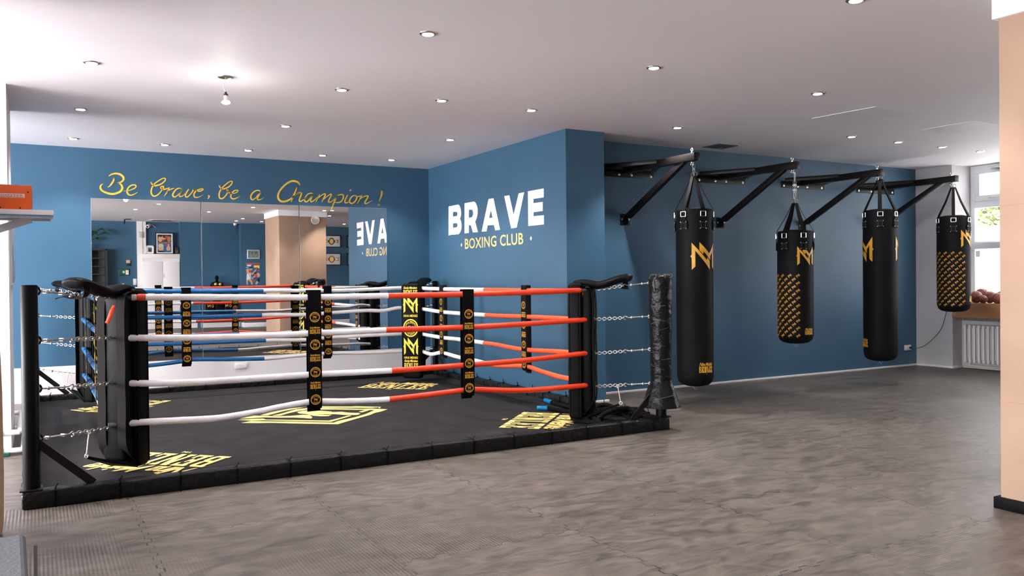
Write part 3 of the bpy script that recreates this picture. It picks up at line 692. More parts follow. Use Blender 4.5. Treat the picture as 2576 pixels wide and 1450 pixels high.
B = [([(355,412),(345,395),(310,392),(260,412),(220,455),(203,500),(212,535),(240,545),(285,515),(325,465),(360,435)],[10,16,18,22,26,26,24,20,16,14,12]),([(365,435),(335,480),(312,525),(325,548),(370,540),(428,508)],[18,22,22,20,14,3]),
([(1018,300),(1000,270),(960,245),(905,235),(850,250),(780,295),(710,365),(670,430),(655,490),(668,540),(705,572),(755,578),(815,562),(870,530),(930,480),(985,445),(1040,430)],[22,26,30,32,30,30,30,32,34,34,34,32,28,24,20,16,14]),
([(968,350),(945,410),(910,490),(875,578)],[22,24,24,14]),([(905,500),(950,460),(1000,432),(1045,435),(1040,470),(1015,530),(1010,570),(1045,570),(1090,535),(1120,500)],[8,14,18,22,24,22,20,18,14,10]),
([(1240,450),(1205,438),(1155,455),(1110,505),(1095,550),(1110,580),(1150,570),(1200,510),(1240,455)],[14,18,20,24,26,24,20,16,14]),([(1235,460),(1210,520),(1195,565),(1215,580),(1265,550),(1310,505)],[22,22,20,18,14,8]),
([(1350,460),(1320,520),(1285,580)],[16,20,12]),([(1310,540),(1370,480),(1430,448),(1440,470),(1410,530),(1385,585)],[8,14,18,20,20,10]),([(1400,560),(1460,500),(1530,455),(1540,475),(1505,540),(1495,585),(1530,585),(1580,550),(1650,475)],[8,14,18,20,22,20,18,14,12]),
([(1650,470),(1610,540),(1570,630),(1530,718)],[16,22,22,18]),([(1600,540),(1650,480),(1700,460),(1740,475),(1735,530),(1700,580),(1650,595),(1600,590)],[8,16,20,22,22,20,18,12]),
([(1810,472),(1780,530),(1765,580),(1780,600),(1820,590),(1860,560)],[16,20,20,18,14,6]),([(1852,396),(1866,384)],[22,22]),
([(1945,480),(1910,478),(1870,510),(1845,560),(1855,600),(1895,605),(1940,570),(1965,510),(1950,482),(1985,495),(2050,475)],[12,16,20,24,24,20,20,20,18,16,12]),
([(2050,470),(2020,530),(1975,605)],[18,20,12]),([(2000,560),(2070,500),(2140,482),(2150,500),(2115,560),(2095,600),(2130,608),(2230,555)],[8,14,18,22,22,20,16,3]),
([(2380,412),(2375,470),(2335,580)],[30,28,6]),([(2326,632),(2330,628)],[36,36])]
def onwall(ox, oy):
    def fn(u, v):
        p = hit(ox+u/S1, oy+v/S1, 1, YB); p.y = YB-.0145 if p.z < 2.215 else YB-.0025; return p
    return fn
sg = thing('wall_motto', 'yellow brush-script motto painted on the blue wall above the mirrors', 'sign', (2.2, YB, 2.35))
for nm, strokes, ox, oy in [('lettering', q, 230, 420) for q in (A[:4], A[4:12], A[12:])]+[('lettering', q, 600, 420) for q in (B[:2], B[2:17], B[17:])]:
    b = MB()
    for pts, w in strokes: b.flat(ribbon(pts, w), onwall(ox, oy))
    b.build(nm, 'sign_yellow', sg, smooth=False, world=True)
# club sign on the lettered wall
S2 = 2296/380
def onsign(u, v):
    p = hit(1080+u/S2, 440+v/S2, 0, XC); p.x = XC-.002; return p
def dcurve(*p): return list(p)
Bp = [[(295,482),(362,468),(362,908),(295,922)],[(362,468),(435,452),(448,455),(462,470),(476,505),(486,555),(486,610),(478,645),(468,668),(424,675),(424,620),(428,590),(424,570),(412,563),(362,568)],
 [(362,634),(410,630),(424,620),(424,675),(468,668),(484,705),(493,760),(492,810),(482,850),(468,880),(447,903),(362,912),(362,805),(405,802),(424,795),(431,770),(427,745),(415,735),(362,740)]]
Rp = [[(537,433),(604,420),(604,884),(537,892)],[(604,420),(678,406),(695,412),(714,440),(730,480),(738,530),(737,590),(728,640),(715,680),(700,715),(660,722),(632,768),(604,768),(604,653),(640,648),(657,635),(667,600),(666,560),(655,535),(640,530),(604,534)],[(632,768),(660,722),(700,712),(742,872),(664,878)]]
Ap = [[(902,368),(938,362),(938,540),(912,658),(890,770),(872,862),(797,866)],[(938,362),(978,356),(1078,836),(1004,845),(984,764),(962,650),(938,540)],[(912,658),(962,650),(984,764),(890,770)]]
Vp = [[(1140,325),(1218,310),(1284,606),(1252,815),(1246,812)],[(1284,606),(1360,282),(1445,265),(1330,802),(1250,815)]]
Ep = [[(1500,252),(1584,236),(1588,772),(1506,780)],[(1584,236),(1742,207),(1742,344),(1584,368)],[(1584,431),(1727,411),(1727,550),(1588,570)],[(1588,629),(1744,614),(1745,755),(1588,772)]]
cs = thing('club_sign', 'white and yellow club name lettering on the light blue wall', 'sign', (XC, 8.5, 1.85))
b = MB()
for P in (Bp, Rp, Ap, Vp, Ep): b.flat(P, onsign)
b.build('lettering', 'sign_white', cs, smooth=False, world=True)
b = MB(); P = text('BOXING CLUB', 1, bold=.012, space=1.05)
b.flat(fit(P, w=1.405, h=.126, cx=9.125-.7075, y0=1.635), lambda u, v: (XC-.002, 2*(9.125-.7075)-u, v)); b.build('lettering', 'sign_soft', cs, smooth=False, world=True)
b = MB()
for yc in (9.215, 7.555): b.flat([[(yc-.022, 1.69), (yc, 1.715), (yc+.022, 1.69), (yc, 1.665)]], lambda u, v: (XC-.002, u, v))
b.build('diamond_mark', 'sign_white', cs, smooth=False, world=True)

# ---- sockets and cable
def socket(name, lab, loc, rz_, plug=False):
    t = thing(name, lab, 'socket', loc, rz_)
    b = MB(); b.box((-.071, -.010, -.036), (.071, 0, .036), bev=.003)
    b.build('plate', 'white_plastic', t)
    for s_ in (-1, 1):
        b = MB(); b.lathe([(.021, .0098), (.021, .0115), (.018, .0115), (.017, .004)], (s_*.036, 0, 0), (0, -1, 0), 20); 
        o = b.build('outlet_ring', 'white_plastic', t)
        b = MB(); b.lathe([(.0165, .0103), (.0, .0106)], (s_*.036, 0, 0), (0, -1, 0), 16); 
        for q_ in (-.007, .007): b.sphere((s_*.036+q_, -.0105, 0), .0026, 1, 8, 6)
        b.build('outlet_well', ['hatch', 'dark_plastic'], t)
    return t
socket('wall_socket', 'white double socket on the white band under the mirrors', (2.093, YB-.004, .267), 0)
socket('wall_socket', 'white double socket on the blue wall beside the far corner', (10.495, YG, .256), 0)
b = MB(); b.lathe([(.014, 0), (.016, .02), (.011, .035)], (10.531, YG-.012, .256), (0, -1, 0), 14)
b.tube(smooth_path([(10.531, YG-.04, .256), (10.56, 7.23, .25), (10.60, 7.12, .30), (10.63, 7.0, .42), (10.64, 6.92, .53), (10.64, 6.86, .70), (10.645, 6.83, .86)], 6), .004, 6)
tag(b.build('power_cable', 'dark_plastic'), 'thin black cable running from the socket up behind the last bag', 'cable')

# ================================================================== THE RING
X0, X1, Y0, Y1 = -.09, 4.536, 5.335, 9.975      # outside of the base frame
BW, BH = .095, .10
RX0, RX1, RY0, RY1 = .40, 4.06, 5.84, 9.48      # the rope square
posts = {'near': (-.04, 5.40), 'wrapped': (4.50, 5.40), 'hidden': (-.04, 9.92), 'corner': (4.50, 9.92)}
rf = thing('boxing_ring', 'low black steel boxing ring base with four corner posts on the floor', 'ring frame', (2.23, 7.65, 0))
def rough(o, seed, amp=.004):
    me = o.data
    bm = bmesh.new(); bm.from_mesh(me)
    long_ = [e for e in bm.edges if e.calc_length() > .5]
    bmesh.ops.subdivide_edges(bm, edges=long_, cuts=60, use_grid_fill=False)
    for v in bm.verts: v.co += noise.noise_vector(v.co*6+Vector((seed, 0, 0)))*amp
    bm.to_mesh(me); bm.free(); me.update()
ties = {}
for nm, a, c, ax in (('front', (X0, Y0, 0), (X1+.0, Y0+BW, BH), 0), ('back', (X0, Y1-BW, 0), (X1-.01, Y1, BH), 0), ('street', (X0, Y0+BW, 0), (X0+BW, Y1-BW, BH), 1), ('lettered', (X1-BW, Y0+BW, 0), (X1-.004, Y1-BW, BH), 1)):
    b = MB(); b.box(a, c, bev=.010); o = b.build('base_bar', 'tape', rf, world=True, ang=.9); rough(o, len(nm))
    n = 14 if nm in ('front', 'lettered') else 12
    for k in range(n):
        t = (k+.5)/n; b = MB(); q = a[ax]+(c[ax]-a[ax])*t; e = .003; s_ = -1 if nm == 'front' else 1
        if ax == 0:
            pts = [(q, a[1]-e, .0), (q, a[1]-e, BH-.004), (q, a[1]+.006, BH+e), (q+.004, c[1]-.006, BH+e), (q+.004, c[1]+e, BH-.006), (q+.004, c[1]+e, .03)]
            b.strap(pts, (1, 0, 0), .010, .0025); b.bar((q, a[1]+.02, BH+.006), (q+.012, a[1]+.012, BH+.03), .006, .004)
            b.box((q-.007, a[1]-.009, .035 if k % 2 else BH-.02), (q+.007, a[1]-.001, .05 if k % 2 else BH-.005))
        else:
            pts = [(a[0]-e, q, .03), (a[0]-e, q, BH-.006), (a[0]+.006, q, BH+e), (c[0]-.006, q, BH+e), (c[0]+e*.3, q, BH-.006), (c[0]+e*.3, q, .0)]
            b.strap(pts, (0, 1, 0), .010, .0025); b.bar((c[0]-.012, q, BH+.004), (c[0]-.016, q+.01, BH+.045), .007, .004); b.box((c[0]-.022, q-.009, BH), (c[0]-.006, q+.009, BH+.013))
        b.build('cable_tie', 'black_metal', o, world=True)
LEV = [(1.215, 1.165), (.935, .91), (.66, .62), (.375, .34)]      # eye on post, rope end
for nm, (px, py) in posts.items():
    r = .044 if nm != 'corner' else .036
    b = MB(); b.lathe([(r, BH), (r, 1.245), (r-.004, 1.25), (.0, 1.252)], (px, py, 0), seg=28)
    po = b.build('corner_post', 'black_metal', rf, world=True)
    b = MB(); b.box((px-.06, py-.062, BH), (px+.055, py+.058, BH+.008), bev=.002); b.build('foot_plate', 'brown_metal', po, world=True)
    sx = 1 if px < 2 else -1; sy = 1 if py < 7 else -1
    for ze, zr in LEV:
        c = Vector((px+sx*r*.68, py+sy*r*.68, ze)); dd = Vector((sx, sy, 0)).normalized(); b = MB()
        b.ring(c+dd*.012, .021, .0065, (dd.y, -dd.x, 0), 12, 8, sx=1); b.build('eye_lug', 'black_metal', po, world=True)
    for ex, ey in ((px+sx*.31, py), (px, py+sy*.31)):
        b = MB(); d2 = Vector((ex-px, ey-py, 0)).normalized(); b.bar(Vector((px, py, .36))+d2*.03, (ex, ey, BH-.002), .012, .045, up=(0, 0, 1)); b.build('brace', 'brown_metal', rf, world=True)
# plastic wrapped post cover
px, py = posts['wrapped']
rnd = random.Random(5)
def wob(a, h): return 1+.05*noise.noise(Vector((math.cos(a)*2, math.sin(a)*2, h*9)))+.03*noise.noise(Vector((math.cos(a)*5, math.sin(a)*5, h*30)))
prof = [(.05, 1.17), (.085, 1.185), (.098, 1.16)]+[(.098-.012*math.sin((1.12-z)*1.7)+(.0 if z > .32 else (.32-z)*.34), z) for z in [1.12-.02*i for i in range(52)]]
prof = [(r_, z+.085) for r_, z in prof]; prof = [(.055, 1.245), (.07, 1.275)]+prof[1:]
b = MB(); b.lathe(prof, (0, 0, 0), seg=40, mod=wob)
pw = tag(b.build('post_wrap', 'plastic_wrap'), 'bulging black plastic film wrapped around the corner post by the first bag', 'wrap'); pw.location = (px, py, 0)
b = MB()
for k in range(26):
    z = 1.25-1.14*(k/26)**.75+rnd.uniform(-.02, .02); r0 = .096-.012*math.sin((1.2-z)*1.7)+(0 if z > .4 else (.4-z)*.34)
    a0 = rnd.uniform(2.6, 5.6); sp = rnd.uniform(.5, 1.6); tl = rnd.uniform(-.03, .03)
    b.tube([Vector((math.cos(a)*(r0*wob(a, z)+.003), math.sin(a)*(r0*wob(a, z)+.003), z+tl*(a-a0))) for a in [a0+sp*i/12 for i in range(13)]], .0012 if k % 3 else .0022, 5)
for k in range(7):
    a = k*.9; b.tube(smooth_path([(math.cos(a)*.095, math.sin(a)*.095, 1.25), (math.cos(a)*.07, math.sin(a)*.07, 1.285), (math.cos(a+.4)*.03, math.sin(a+.4)*.03, 1.28)], 4), .0025, 5)
b.tube(smooth_path([(-.085, -.03, 1.26), (-.105, -.04, 1.20), (-.10, -.045, 1.15)], 4), .004, 6)
b.build('loose_thread', 'twine', pw)

# ---- mat with prints
mt = MB(); bm = bmesh.new(); bmesh.ops.create_grid(bm, x_segments=70, y_segments=70, size=.5)
for v in bm.verts:
    v.co.x = (X0+BW+.0)+(v.co.x+.5)*(X1-X0-2*BW); v.co.y = (Y0+BW)+(v.co.y+.5)*(Y1-Y0-2*BW)
    e = min(v.co.x-(X0+BW), X1-BW-v.co.x, v.co.y-(Y0+BW), Y1-BW-v.co.y)
    v.co.z = .03+(.012*max(0, 1-e/.10))+.0012*noise.noise(v.co*1.6)
mt.absorb(bm, 0)
def corner_print(cx, cy, ang, dist, P):
    # up = outwards along the diagonal
    up = Vector((math.cos(ang), math.sin(ang))); rt = Vector((up.y, -up.x)); o = Vector((cx, cy))-up*dist
    def fn(u, v):
        p = o+rt*(u*.82)+up*(v*.85); return (p.x, p.y, .0338)
    mt.flat(P, fn, 1)
corner_print(RX1, RY1, PI/4, .84, NINA); corner_print(RX1, RY0, -PI/4, .67, NINA); corner_print(RX0, RY0, -3*PI/4, .68, NINA); corner_print(RX0, RY1, 3*PI/4, .72, NINA)
S3 = 2576/440
def onmat(u, v):
    p = hit(560+u/S3, 1000+v/S3, 2, .033); return (p.x, p.y, .0338)
EM = [[(1270,130),(1390,125),(1420,135),(1900,138),(1960,133),(2335,143),(2310,165),(2290,150),(2180,160),(1420,155),(1290,148)],
 [(1230,160),(1420,160),(1700,165),(2060,172),(2200,168),(2430,178),(2330,212),(2240,232),(2170,262),(1960,320),(1740,385),(1700,398),(1450,395),(1090,388),(700,378),(500,382),(275,378),(420,350),(620,355),(1080,362),(1640,375),(1700,350),(1950,295),(2100,250),(2240,190),(2060,188),(1700,182),(1260,182)],
 [(2000,215),(2110,188),(2180,186),(2050,225)],
 [(1240,140),(1000,165),(740,215),(555,265),(660,268),(900,205),(1180,150)],[(1250,160),(1080,178),(870,240),(730,270),(850,272),(960,240),(1130,200),(1260,180)],
 [(220,335),(420,320),(600,315),(640,330),(1040,335),(1560,345),(1610,335),(1860,268),(1900,272),(1760,315),(1600,362),(1050,352),(640,340),(400,345)],
 [(250,315),(460,272),(620,275),(840,280),(1000,275),(1180,260),(1280,262),(1325,295),(1300,315),(1180,305),(1060,300),(850,302),(620,298),(420,310)],
 [(1095,220),(1180,200),(1330,190),(1450,200),(1600,212),(1620,222),(1450,222),(1400,240),(1420,258),(1520,262),(1610,258),(1560,278),(1450,282),(1340,275),(1240,250),(1130,240)],
 [(1610,220),(1750,215),(1850,228),(2000,232),(2035,245),(1980,262),(1800,262),(1650,250),(1540,250),(1430,255),(1405,242),(1440,225),(1560,225)]]
mt.flat(EM, onmat, 1)
tag(mt.build('ring_mat', ['matblack', 'floor_yellow']), 'black ring canvas with worn yellow brand prints inside the steel frame', 'mat')

# ---- ropes: side name, start, end, colours, measured line of each rope
def line(pl, ax, v): return [hit(x, y, ax, v) for x, y in pl]
FR = [line([(341,748.5),(480,748),(640,748.5),(770,748.5),(870,746.5),(973,744.7),(1152,741),(1300,737),(1456,731)], 1, RY0),
      line([(322,851),(540,849),(740,841.5),(787,838.5),(880,835),(969.6,830.8),(1167,824),(1300,817),(1478,804.5)], 1, RY0),
      line([(324,965),(419,964.5),(560,957.5),(740,945.6),(787,942.5),(980,933.2),(1167,919.5),(1320,907),(1478,888.5)], 1, RY0),
      line([(296,1069),(366,1062.5),(460,1057.5),(551,1052),(648,1036.5),(700,1025.5),(770,1013),(805,1010.5),(880,1010),(974,1005.6),(1068,995),(1162,983),(1190,980.5),(1301,983),(1390,978),(1476,969.5)], 1, RY0)]
BR = [[Vector((RX0+.02, RY1, 1.165))]+line([(340,733),(455,733.5),(648.5,732),(752,731.6),(829.7,732),(920,729),(1005,725)], 1, RY1)+[Vector((RX1-.03, RY1, 1.163))],
      [Vector((RX0+.02, RY1, .905))]+line([(363,799.8),(458,798.5),(667,793),(768.6,792),(829.7,787.7),(919,781.8),(964,782),(1003.6,775)], 1, RY1)+[Vector((RX1-.03, RY1, .905))],
      [Vector((RX0+.02, RY1, .61))]+line([(369.6,867.5),(487,864),(675,856.8),(768.6,855.5),(831.5,849.6),(1003.6,840.6)], 1, RY1)+[Vector((RX1-.03, RY1, .60))],
      [Vector((RX0+.02, RY1, .36))]+line([(372,920.4),(411.7,916),(463.7,908.8),(488.9,905),(580,904.5),(673.6,902.5),(740,896),(833,889),(919,888),(1003.6,884)], 1, RY1)+[Vector((RX1-.03, RY1, .385))]]
LT = [[Vector((RX1, RY1-.03, 1.165))]+line([(1064,725.9),(1119.6,727.7),(1218,729.4),(1322,731),(1420,732)], 0, RX1)+[Vector((RX1, RY0+.03, 1.16))],
      [Vector((RX1, RY1-.03, .905))]+line([(1064,778),(1119.6,786),(1220,793),(1250,794.6),(1318,797),(1420,802)], 0, RX1)+[Vector((RX1, RY0+.03, .90))],
      [Vector((RX1, RY1-.03, .63))]+line([(1065.8,841.5),(1111.5,849.6),(1152,854),(1225,864),(1250,867.7),(1318,880),(1420,886)], 0, RX1)+[Vector((RX1, RY0+.03, .61))],
      [Vector((RX1, RY1-.03, .43))]+line([(1064,884.5),(1085.5,891.5),(1112.4,888),(1153,899),(1193,907),(1250,920.4),(1319.5,922),(1366,936),(1420,951)], 0, RX1)+[Vector((RX1, RY0+.03, .40))]]
ST = [[Vector((RX0, y, z)) for y, z in L] for L in ([(5.93, 1.165), (6.6, 1.15), (7.7, 1.14), (8.7, 1.15), (9.45, 1.165)], [(5.90, .905), (6.6, .90), (7.0, .895), (7.66, .885), (8.3, .89), (9.45, .90)],
      [(5.90, .62), (6.6, .60), (7.66, .585), (8.7, .60), (9.45, .61)], [(5.92, .32), (6.5, .335), (7.0, .37), (7.66, .37), (8.3, .38), (9.45, .34)])]
SIDES = [('near side of the ring', FR, 'white_vinyl', 'red_vinyl', 'white_sleeve', 'red_sleeve', 'white and red', (2.255, 0)),
         ('side before the mirrors', BR, 'blue_vinyl', 'white_vinyl', 'blue_sleeve', 'white_sleeve', 'blue and white', (2.2, 0)),
         ('side along the lettered wall', LT, 'white_vinyl', 'orange_vinyl', 'white_sleeve', 'red_sleeve', 'white and orange-red', (7.69, 1)),
         ('side facing the white pier', ST, 'white_vinyl', 'blue_vinyl', 'white_sleeve', 'blue_sleeve', 'white and blue', (7.66, 1))]
NMV = ['top', 'second from the top', 'third from the top', 'lowest']
for L_ in FR:
    for k_, p_ in enumerate(L_):
        yn = RY0-.055*min(1, max(0, (p_.x-.5)/3.5)); L_[k_] = CPOS+(p_-CPOS)*(yn/p_.y)
    e_ = (L_[-1]-L_[-2]).normalized(); L_[-1] = L_[-1]+e_*.012
ROPE_R = .0215
def wr(seed):
    def f(a, L, i): return 1+.05*noise.noise(Vector((math.cos(a)*1.2+seed, math.sin(a)*1.2, L*14+a*1.2)))+.03*noise.noise(Vector((math.cos(a)*2, math.sin(a)*2+seed, L*40)))
    return f
for sname, ropes, m1, m2, n1, n2, cols, (sp, ax) in SIDES:
    for k, P in enumerate(ropes):
        if sname.startswith('side facing') and k == 1: sp_ = 6.75
        elif sname.startswith('side facing'): sp_ = 7.0
        else: sp_ = sp+(.0, -.02, .02, .0)[k]
        path = smooth_path(P, 14)
        mid = path[len(path)//2].copy()
        t = thing('ring_rope', '%s %s rope on the %s' % (NMV[k], cols, sname), 'rope', mid, group='ring ropes')
        inc = path[-1][ax] > path[0][ax]
        A_ = [p for p in path if (p[ax] < sp_) == inc]; B_ = [p for p in path if (p[ax] >= sp_) == inc]
        if not A_ or not B_: continue
        # exact split point
        pa, pbb = A_[-1], B_[0]; tt = (sp_-pa[ax])/(pbb[ax]-pa[ax]); q = pa.lerp(pbb, tt); A_.append(q); B_.insert(0, q)
        seg = 14
        b = MB(); b.tube(A_, ROPE_R, seg, mod=wr(k*7+len(sname))); o1 = b.build(n1, m1, t, world=True)
        b = MB(); b.tube(B_, ROPE_R*.99, seg, mod=wr(k*7+3)); o2 = b.build(n2, m2, t, world=True)
        for e0, e1 in ((path[0], path[1]), (path[-1], path[-2])):
            dd = (e0-e1).normalized(); MB().tube([e0-dd*.01, e0+dd*.055], .0165, 10).build('rope_core_end', 'rope_core', t, world=True)
        if sname.startswith('near') and k == 0:
            e = path[0]; dd = (path[1]-path[0]).normalized()
            b = MB(); b.tube([e+dd*.004, e+dd*.058], ROPE_R*1.06, 14); b.build('red_tape', 'red_ink', t, world=True)
            b = MB(); b.tube([e-dd*.025, e+dd*.004], ROPE_R*1.02, 14); b.build('frayed_cuff', 'string', t, world=True)
            e = path[-1]; b = MB(); b.tube(smooth_path([e, e+Vector((.02, 0, -.005)), e+Vector((.035, .01, -.03)), e+Vector((.02, .02, -.06))], 4), .006, 6); b.build('red_tie', 'red_vinyl', t, world=True)
        if sname.startswith('side facing'):
            b = MB()
            for yy in (6.15, 6.6, 7.1, 7.7, 8.4, 9.0):
                i = min(range(len(path)), key=lambda j: abs(path[j].y-yy)); b.ring(path[i], ROPE_R+.0015, .003, (0, 1, 0), 16, 5)
            b.build('binding_ring', 'dark_plastic', t, world=True)

# ---- spacer straps with prints
def spacer(loc, rzv, lab, ztops, lean=0, P=None):
    """local: wide along x, outer face towards -y"""
    t = thing('rope_spacer', lab, 'strap', (loc[0], loc[1], 0), rzv, 'printed rope spacer straps')
    zt, zb = ztops; W = .094; g = ROPE_R+.004
    pts = [(0, -g, zb+.02), (0, -g, zt-.015), (0, -g*.7, zt+.012), (0, 0, zt+.022), (0, g*.7, zt+.012), (0, g, zt-.015), (0, g, zb+.02), (0, g*.6, zb-.012), (0, 0, zb-.02), (0, -g*.6, zb-.012), (0, -g, zb+.021)]
    b = MB(); b.strap(smooth_path(pts, 3), (1, 0, 0), W, .004, 0)
    H = zt-zb
    for s_ in (-1, 1):
        fn = (lambda u, v: (u, -g-.0032, v)) if s_ < 0 else (lambda u, v: (-u, g+.0032, v))
        n = 4
        for k in range(n):
            zc = zb+.045+(H-.19)*k/(n-1)
            b.flat(xf(BADGE, .036, 0, zc), fn, 1)
            if k < n-1: b.flat(xf(ROCKY, .075, 0, zc+(H-.19)/(n-1)*.5-.02), fn, 1)
    o = b.build('band', ['vinyl', 'gold'], t)
    return t
for x, w in ((1.70, 'first spacer strap on the near ropes, counted from the white pier'), (2.905, 'second spacer strap on the near ropes, crossing the red half')):
    zt = 1.148 if x < 2 else 1.136
    spacer((x, RY0-.055*(x-.5)/3.5), 0, w, (zt, .375 if x < 2 else .372))
for x, w in ((1.385, 'spacer strap on the blue half of the ropes before the mirrors'), (2.93, 'spacer strap on the white half of the ropes before the mirrors')):
    spacer((x, RY1), 0, w, (1.16, .40))
for y, w in ((8.72, 'spacer strap on the white half of the ropes by the lettered wall'), (6.85, 'spacer strap on the orange-red half of the ropes by the lettered wall')):
    spacer((RX1, y), -PI/2, w, (1.155, .40))
for y, w in ((8.3, 'spacer strap on the far half of the ropes facing the white pier'), (7.0, 'spacer strap on the near half of the ropes facing the white pier')):
    spacer((RX0, y), -PI/2, w, (1.145, .38))

# ---- corner pads
CORN = [('near corner', RX0, RY0, PI/4), ('corner by the wrapped post', RX1+.048, RY0-.050, 3*PI/4), ('corner where the two blue walls meet', RX1, RY1, 5*PI/4), ('corner beside the white pier before the mirrors', RX0, RY1, 7*PI/4)]
PADLAB = ['corner pad seen from behind in the near ring corner', 'corner pad seen edge-on beside the plastic-wrapped post', 'corner pad showing its full yellow print before the two blue walls', 'corner pad half hidden behind the near pad, facing the mirrors']
def pad():
    t = thing('corner_pad', PADLAB[0], 'corner pad', (RX0, RY0, 0), PI/4, 'ring corner pads')
    b = MB(); b.box((.09, -.120, .07), (.21, .120, 1.222), 0, bev=.036, seg=4)
    for yy in (-.115, .115):                                   # sewn piping
        b.tube([(.196, yy, .10), (.196, yy, 1.19)], .006, 6); b.tube([(.104, yy, .10), (.104, yy, 1.19)], .006, 6)
    fn = lambda u, v: (.1768, -u, v)
    # y grows to the reader's right when seen from the ring centre
    fn = lambda u, v: (.2118, u*.9, v)
    z = 1.03
    b.flat(xf(ROCKY, .20, 0, 1.078, sy=.16), fn, 1); b.flat(xf(NM, .20, 0, .965, sy=.20), fn, 1); b.flat(xf(NINAW, .20, 0, .818), fn, 1)
    b.flat(xf(BADGE, .108, 0, .685), fn, 1); b.flat(xf(NM, .20, 0, .462, sy=.205), fn, 1); b.flat(xf(NINAW, .20, 0, .312), fn, 1); b.flat(xf(ROCKY, .20, 0, .195, sy=.16), fn, 1)
    b.build('cushion', ['vinyl', 'yellow'], t)
    b = MB(); b.box((.008, -.085, .12), (.105, .085, 1.18), bev=.03, seg=3); b.build('back_cushion', 'vinyl', t)
    for yy in (-.075, .075):
        b = MB(); P = [(.10, yy, 1.20), (.05, yy, 1.195), (.012, yy, 1.16), (.0, yy, 1.0), (.004, yy, .76), (.0, yy, .62), (.004, yy, .48), (.0, yy, .30), (.015, yy, .20), (.085, yy, .11)]
        b.strap(smooth_path(P, 4), (0, 1, 0), .062, .004); b.build('loop_strap', 'web', t)
    # padded sleeve over the top chain
    path = smooth_path([(.17, 0, 1.215), (.09, 0, 1.222), (-.03, 0, 1.20), (-.11, 0, 1.215), (-.20, 0, 1.245), (-.28, 0, 1.262), (-.315, 0, 1.25)], 5)
    rr = [.055+.025*min(1, i/8) for i in range(len(path))]; rr[-1] = .05; rr[-2] = .07
    b = MB(); b.tube(path, rr, 18, flat=.42, up=(0, 0, 1), mod=lambda a, L, i: 1+.05*noise.noise(Vector((math.cos(a)*2, math.sin(a)*2, L*16))))
    b.build('chain_sleeve', 'vinyl', t)
    b = MB(); b.strap(smooth_path([(-.25, -.05, 1.24), (-.26, -.06, 1.20), (-.25, -.03, 1.17), (-.25, .04, 1.17), (-.28, .08, 1.18), (-.31, .12, 1.165)], 3), (1, 0, .2), .045, .003); b.build('sleeve_tab', 'vinyl', t)
    # triangular apron below, held by a cord to the lowest chain
    b = MB(); V = [(.10, -.11, .085), (.10, .11, .085), (-.20, .0, .20), (.10, -.11, .072), (.10, .11, .072), (-.21, 0, .185)]
    b.add(V, [(0, 1, 2), (5, 4, 3), (0, 2, 5, 3), (2, 1, 4, 5)]); b.build('apron', 'vinyl', t, smooth=False)
    b = MB(); b.tube([(-.215, 0, .205), (-.20, 0, .30), (-.19, 0, .345)], .004, 6); b.ring((-.215, 0, .205), .013, .003, (0, 1, 0)); b.ring((-.19, 0, .345), .012, .003, (0, 1, 0)); b.build('tie_cord', 'string', t)
    return t
p0_ = pad()
for (w, x, y, a), lab in list(zip(CORN, PADLAB))[1:]: dup(p0_, (x, y, 0), a, lab)
# red rag and string ends on the near pad corner
b = MB(); b.tube(smooth_path([(0, 0, 0), (-.012, -.012, -.03), (-.03, -.03, -.075), (-.045, -.04, -.105)], 4), [.012]*4+[.015]*4+[.014]*4+[.012], 10, flat=.7, mod=lambda a, L, i: 1+.2*noise.noise(Vector((a, L*60, 0))))
o = b.build('red_tape_end', 'red_vinyl'); tag(o, 'loose red tape tail hanging at the back of the near corner pad', 'tape'); o.location = hit(287, 770, 1, 5.765)

# ---- chains with turnbuckles
def link(b, c, d, side, L, w, r):
    b.ring(c, L/2, r, side, 14, 6, sx=1, sy=w/L, xdir=d)
def chain_thing(lab):
    """along +x from the eye (x=0) to the rope ends (x=.60)"""
    t = thing('tension_chain', lab, 'chain', (0, 0, 0), 0, 'rope tension chains')
    b = MB(); b.tube([(0.0, 0, 0), (.075, 0, 0)], .005, 8); b.ring((-.002, 0, 0), .012, .0045, (0, 1, 0), 14, 6)
    b.tube([(.07, .011, 0), (.19, .011, 0)], .005, 8); b.tube([(.07, -.011, 0), (.19, -.011, 0)], .005, 8)
    b.box((.062, -.016, -.010), (.078, .016, .010), bev=.004); b.box((.182, -.016, -.010), (.198, .016, .010), bev=.004); b.tube([(.10, 0, 0), (.235, 0, 0)], .0045, 8)
    b.build('turnbuckle', 'chain', t)
    b = MB(); b.tube(smooth_path([(.23, 0, 0), (.245, 0, .004), (.262, 0, .012), (.276, 0, .004), (.272, 0, -.012), (.256, 0, -.014)], 5), .0045, 8); b.build('hook', 'chain', t)
    b = MB(); x = .288; k = 0
    while x < .60: link(b, (x, 0, 0), (1, 0, 0), (0, 1, 0) if k % 2 else (0, .3, 1),   .038, .024, .0032); x += .029; k += 1
    b.build('links', 'chain', t)
    return t
c0 = None
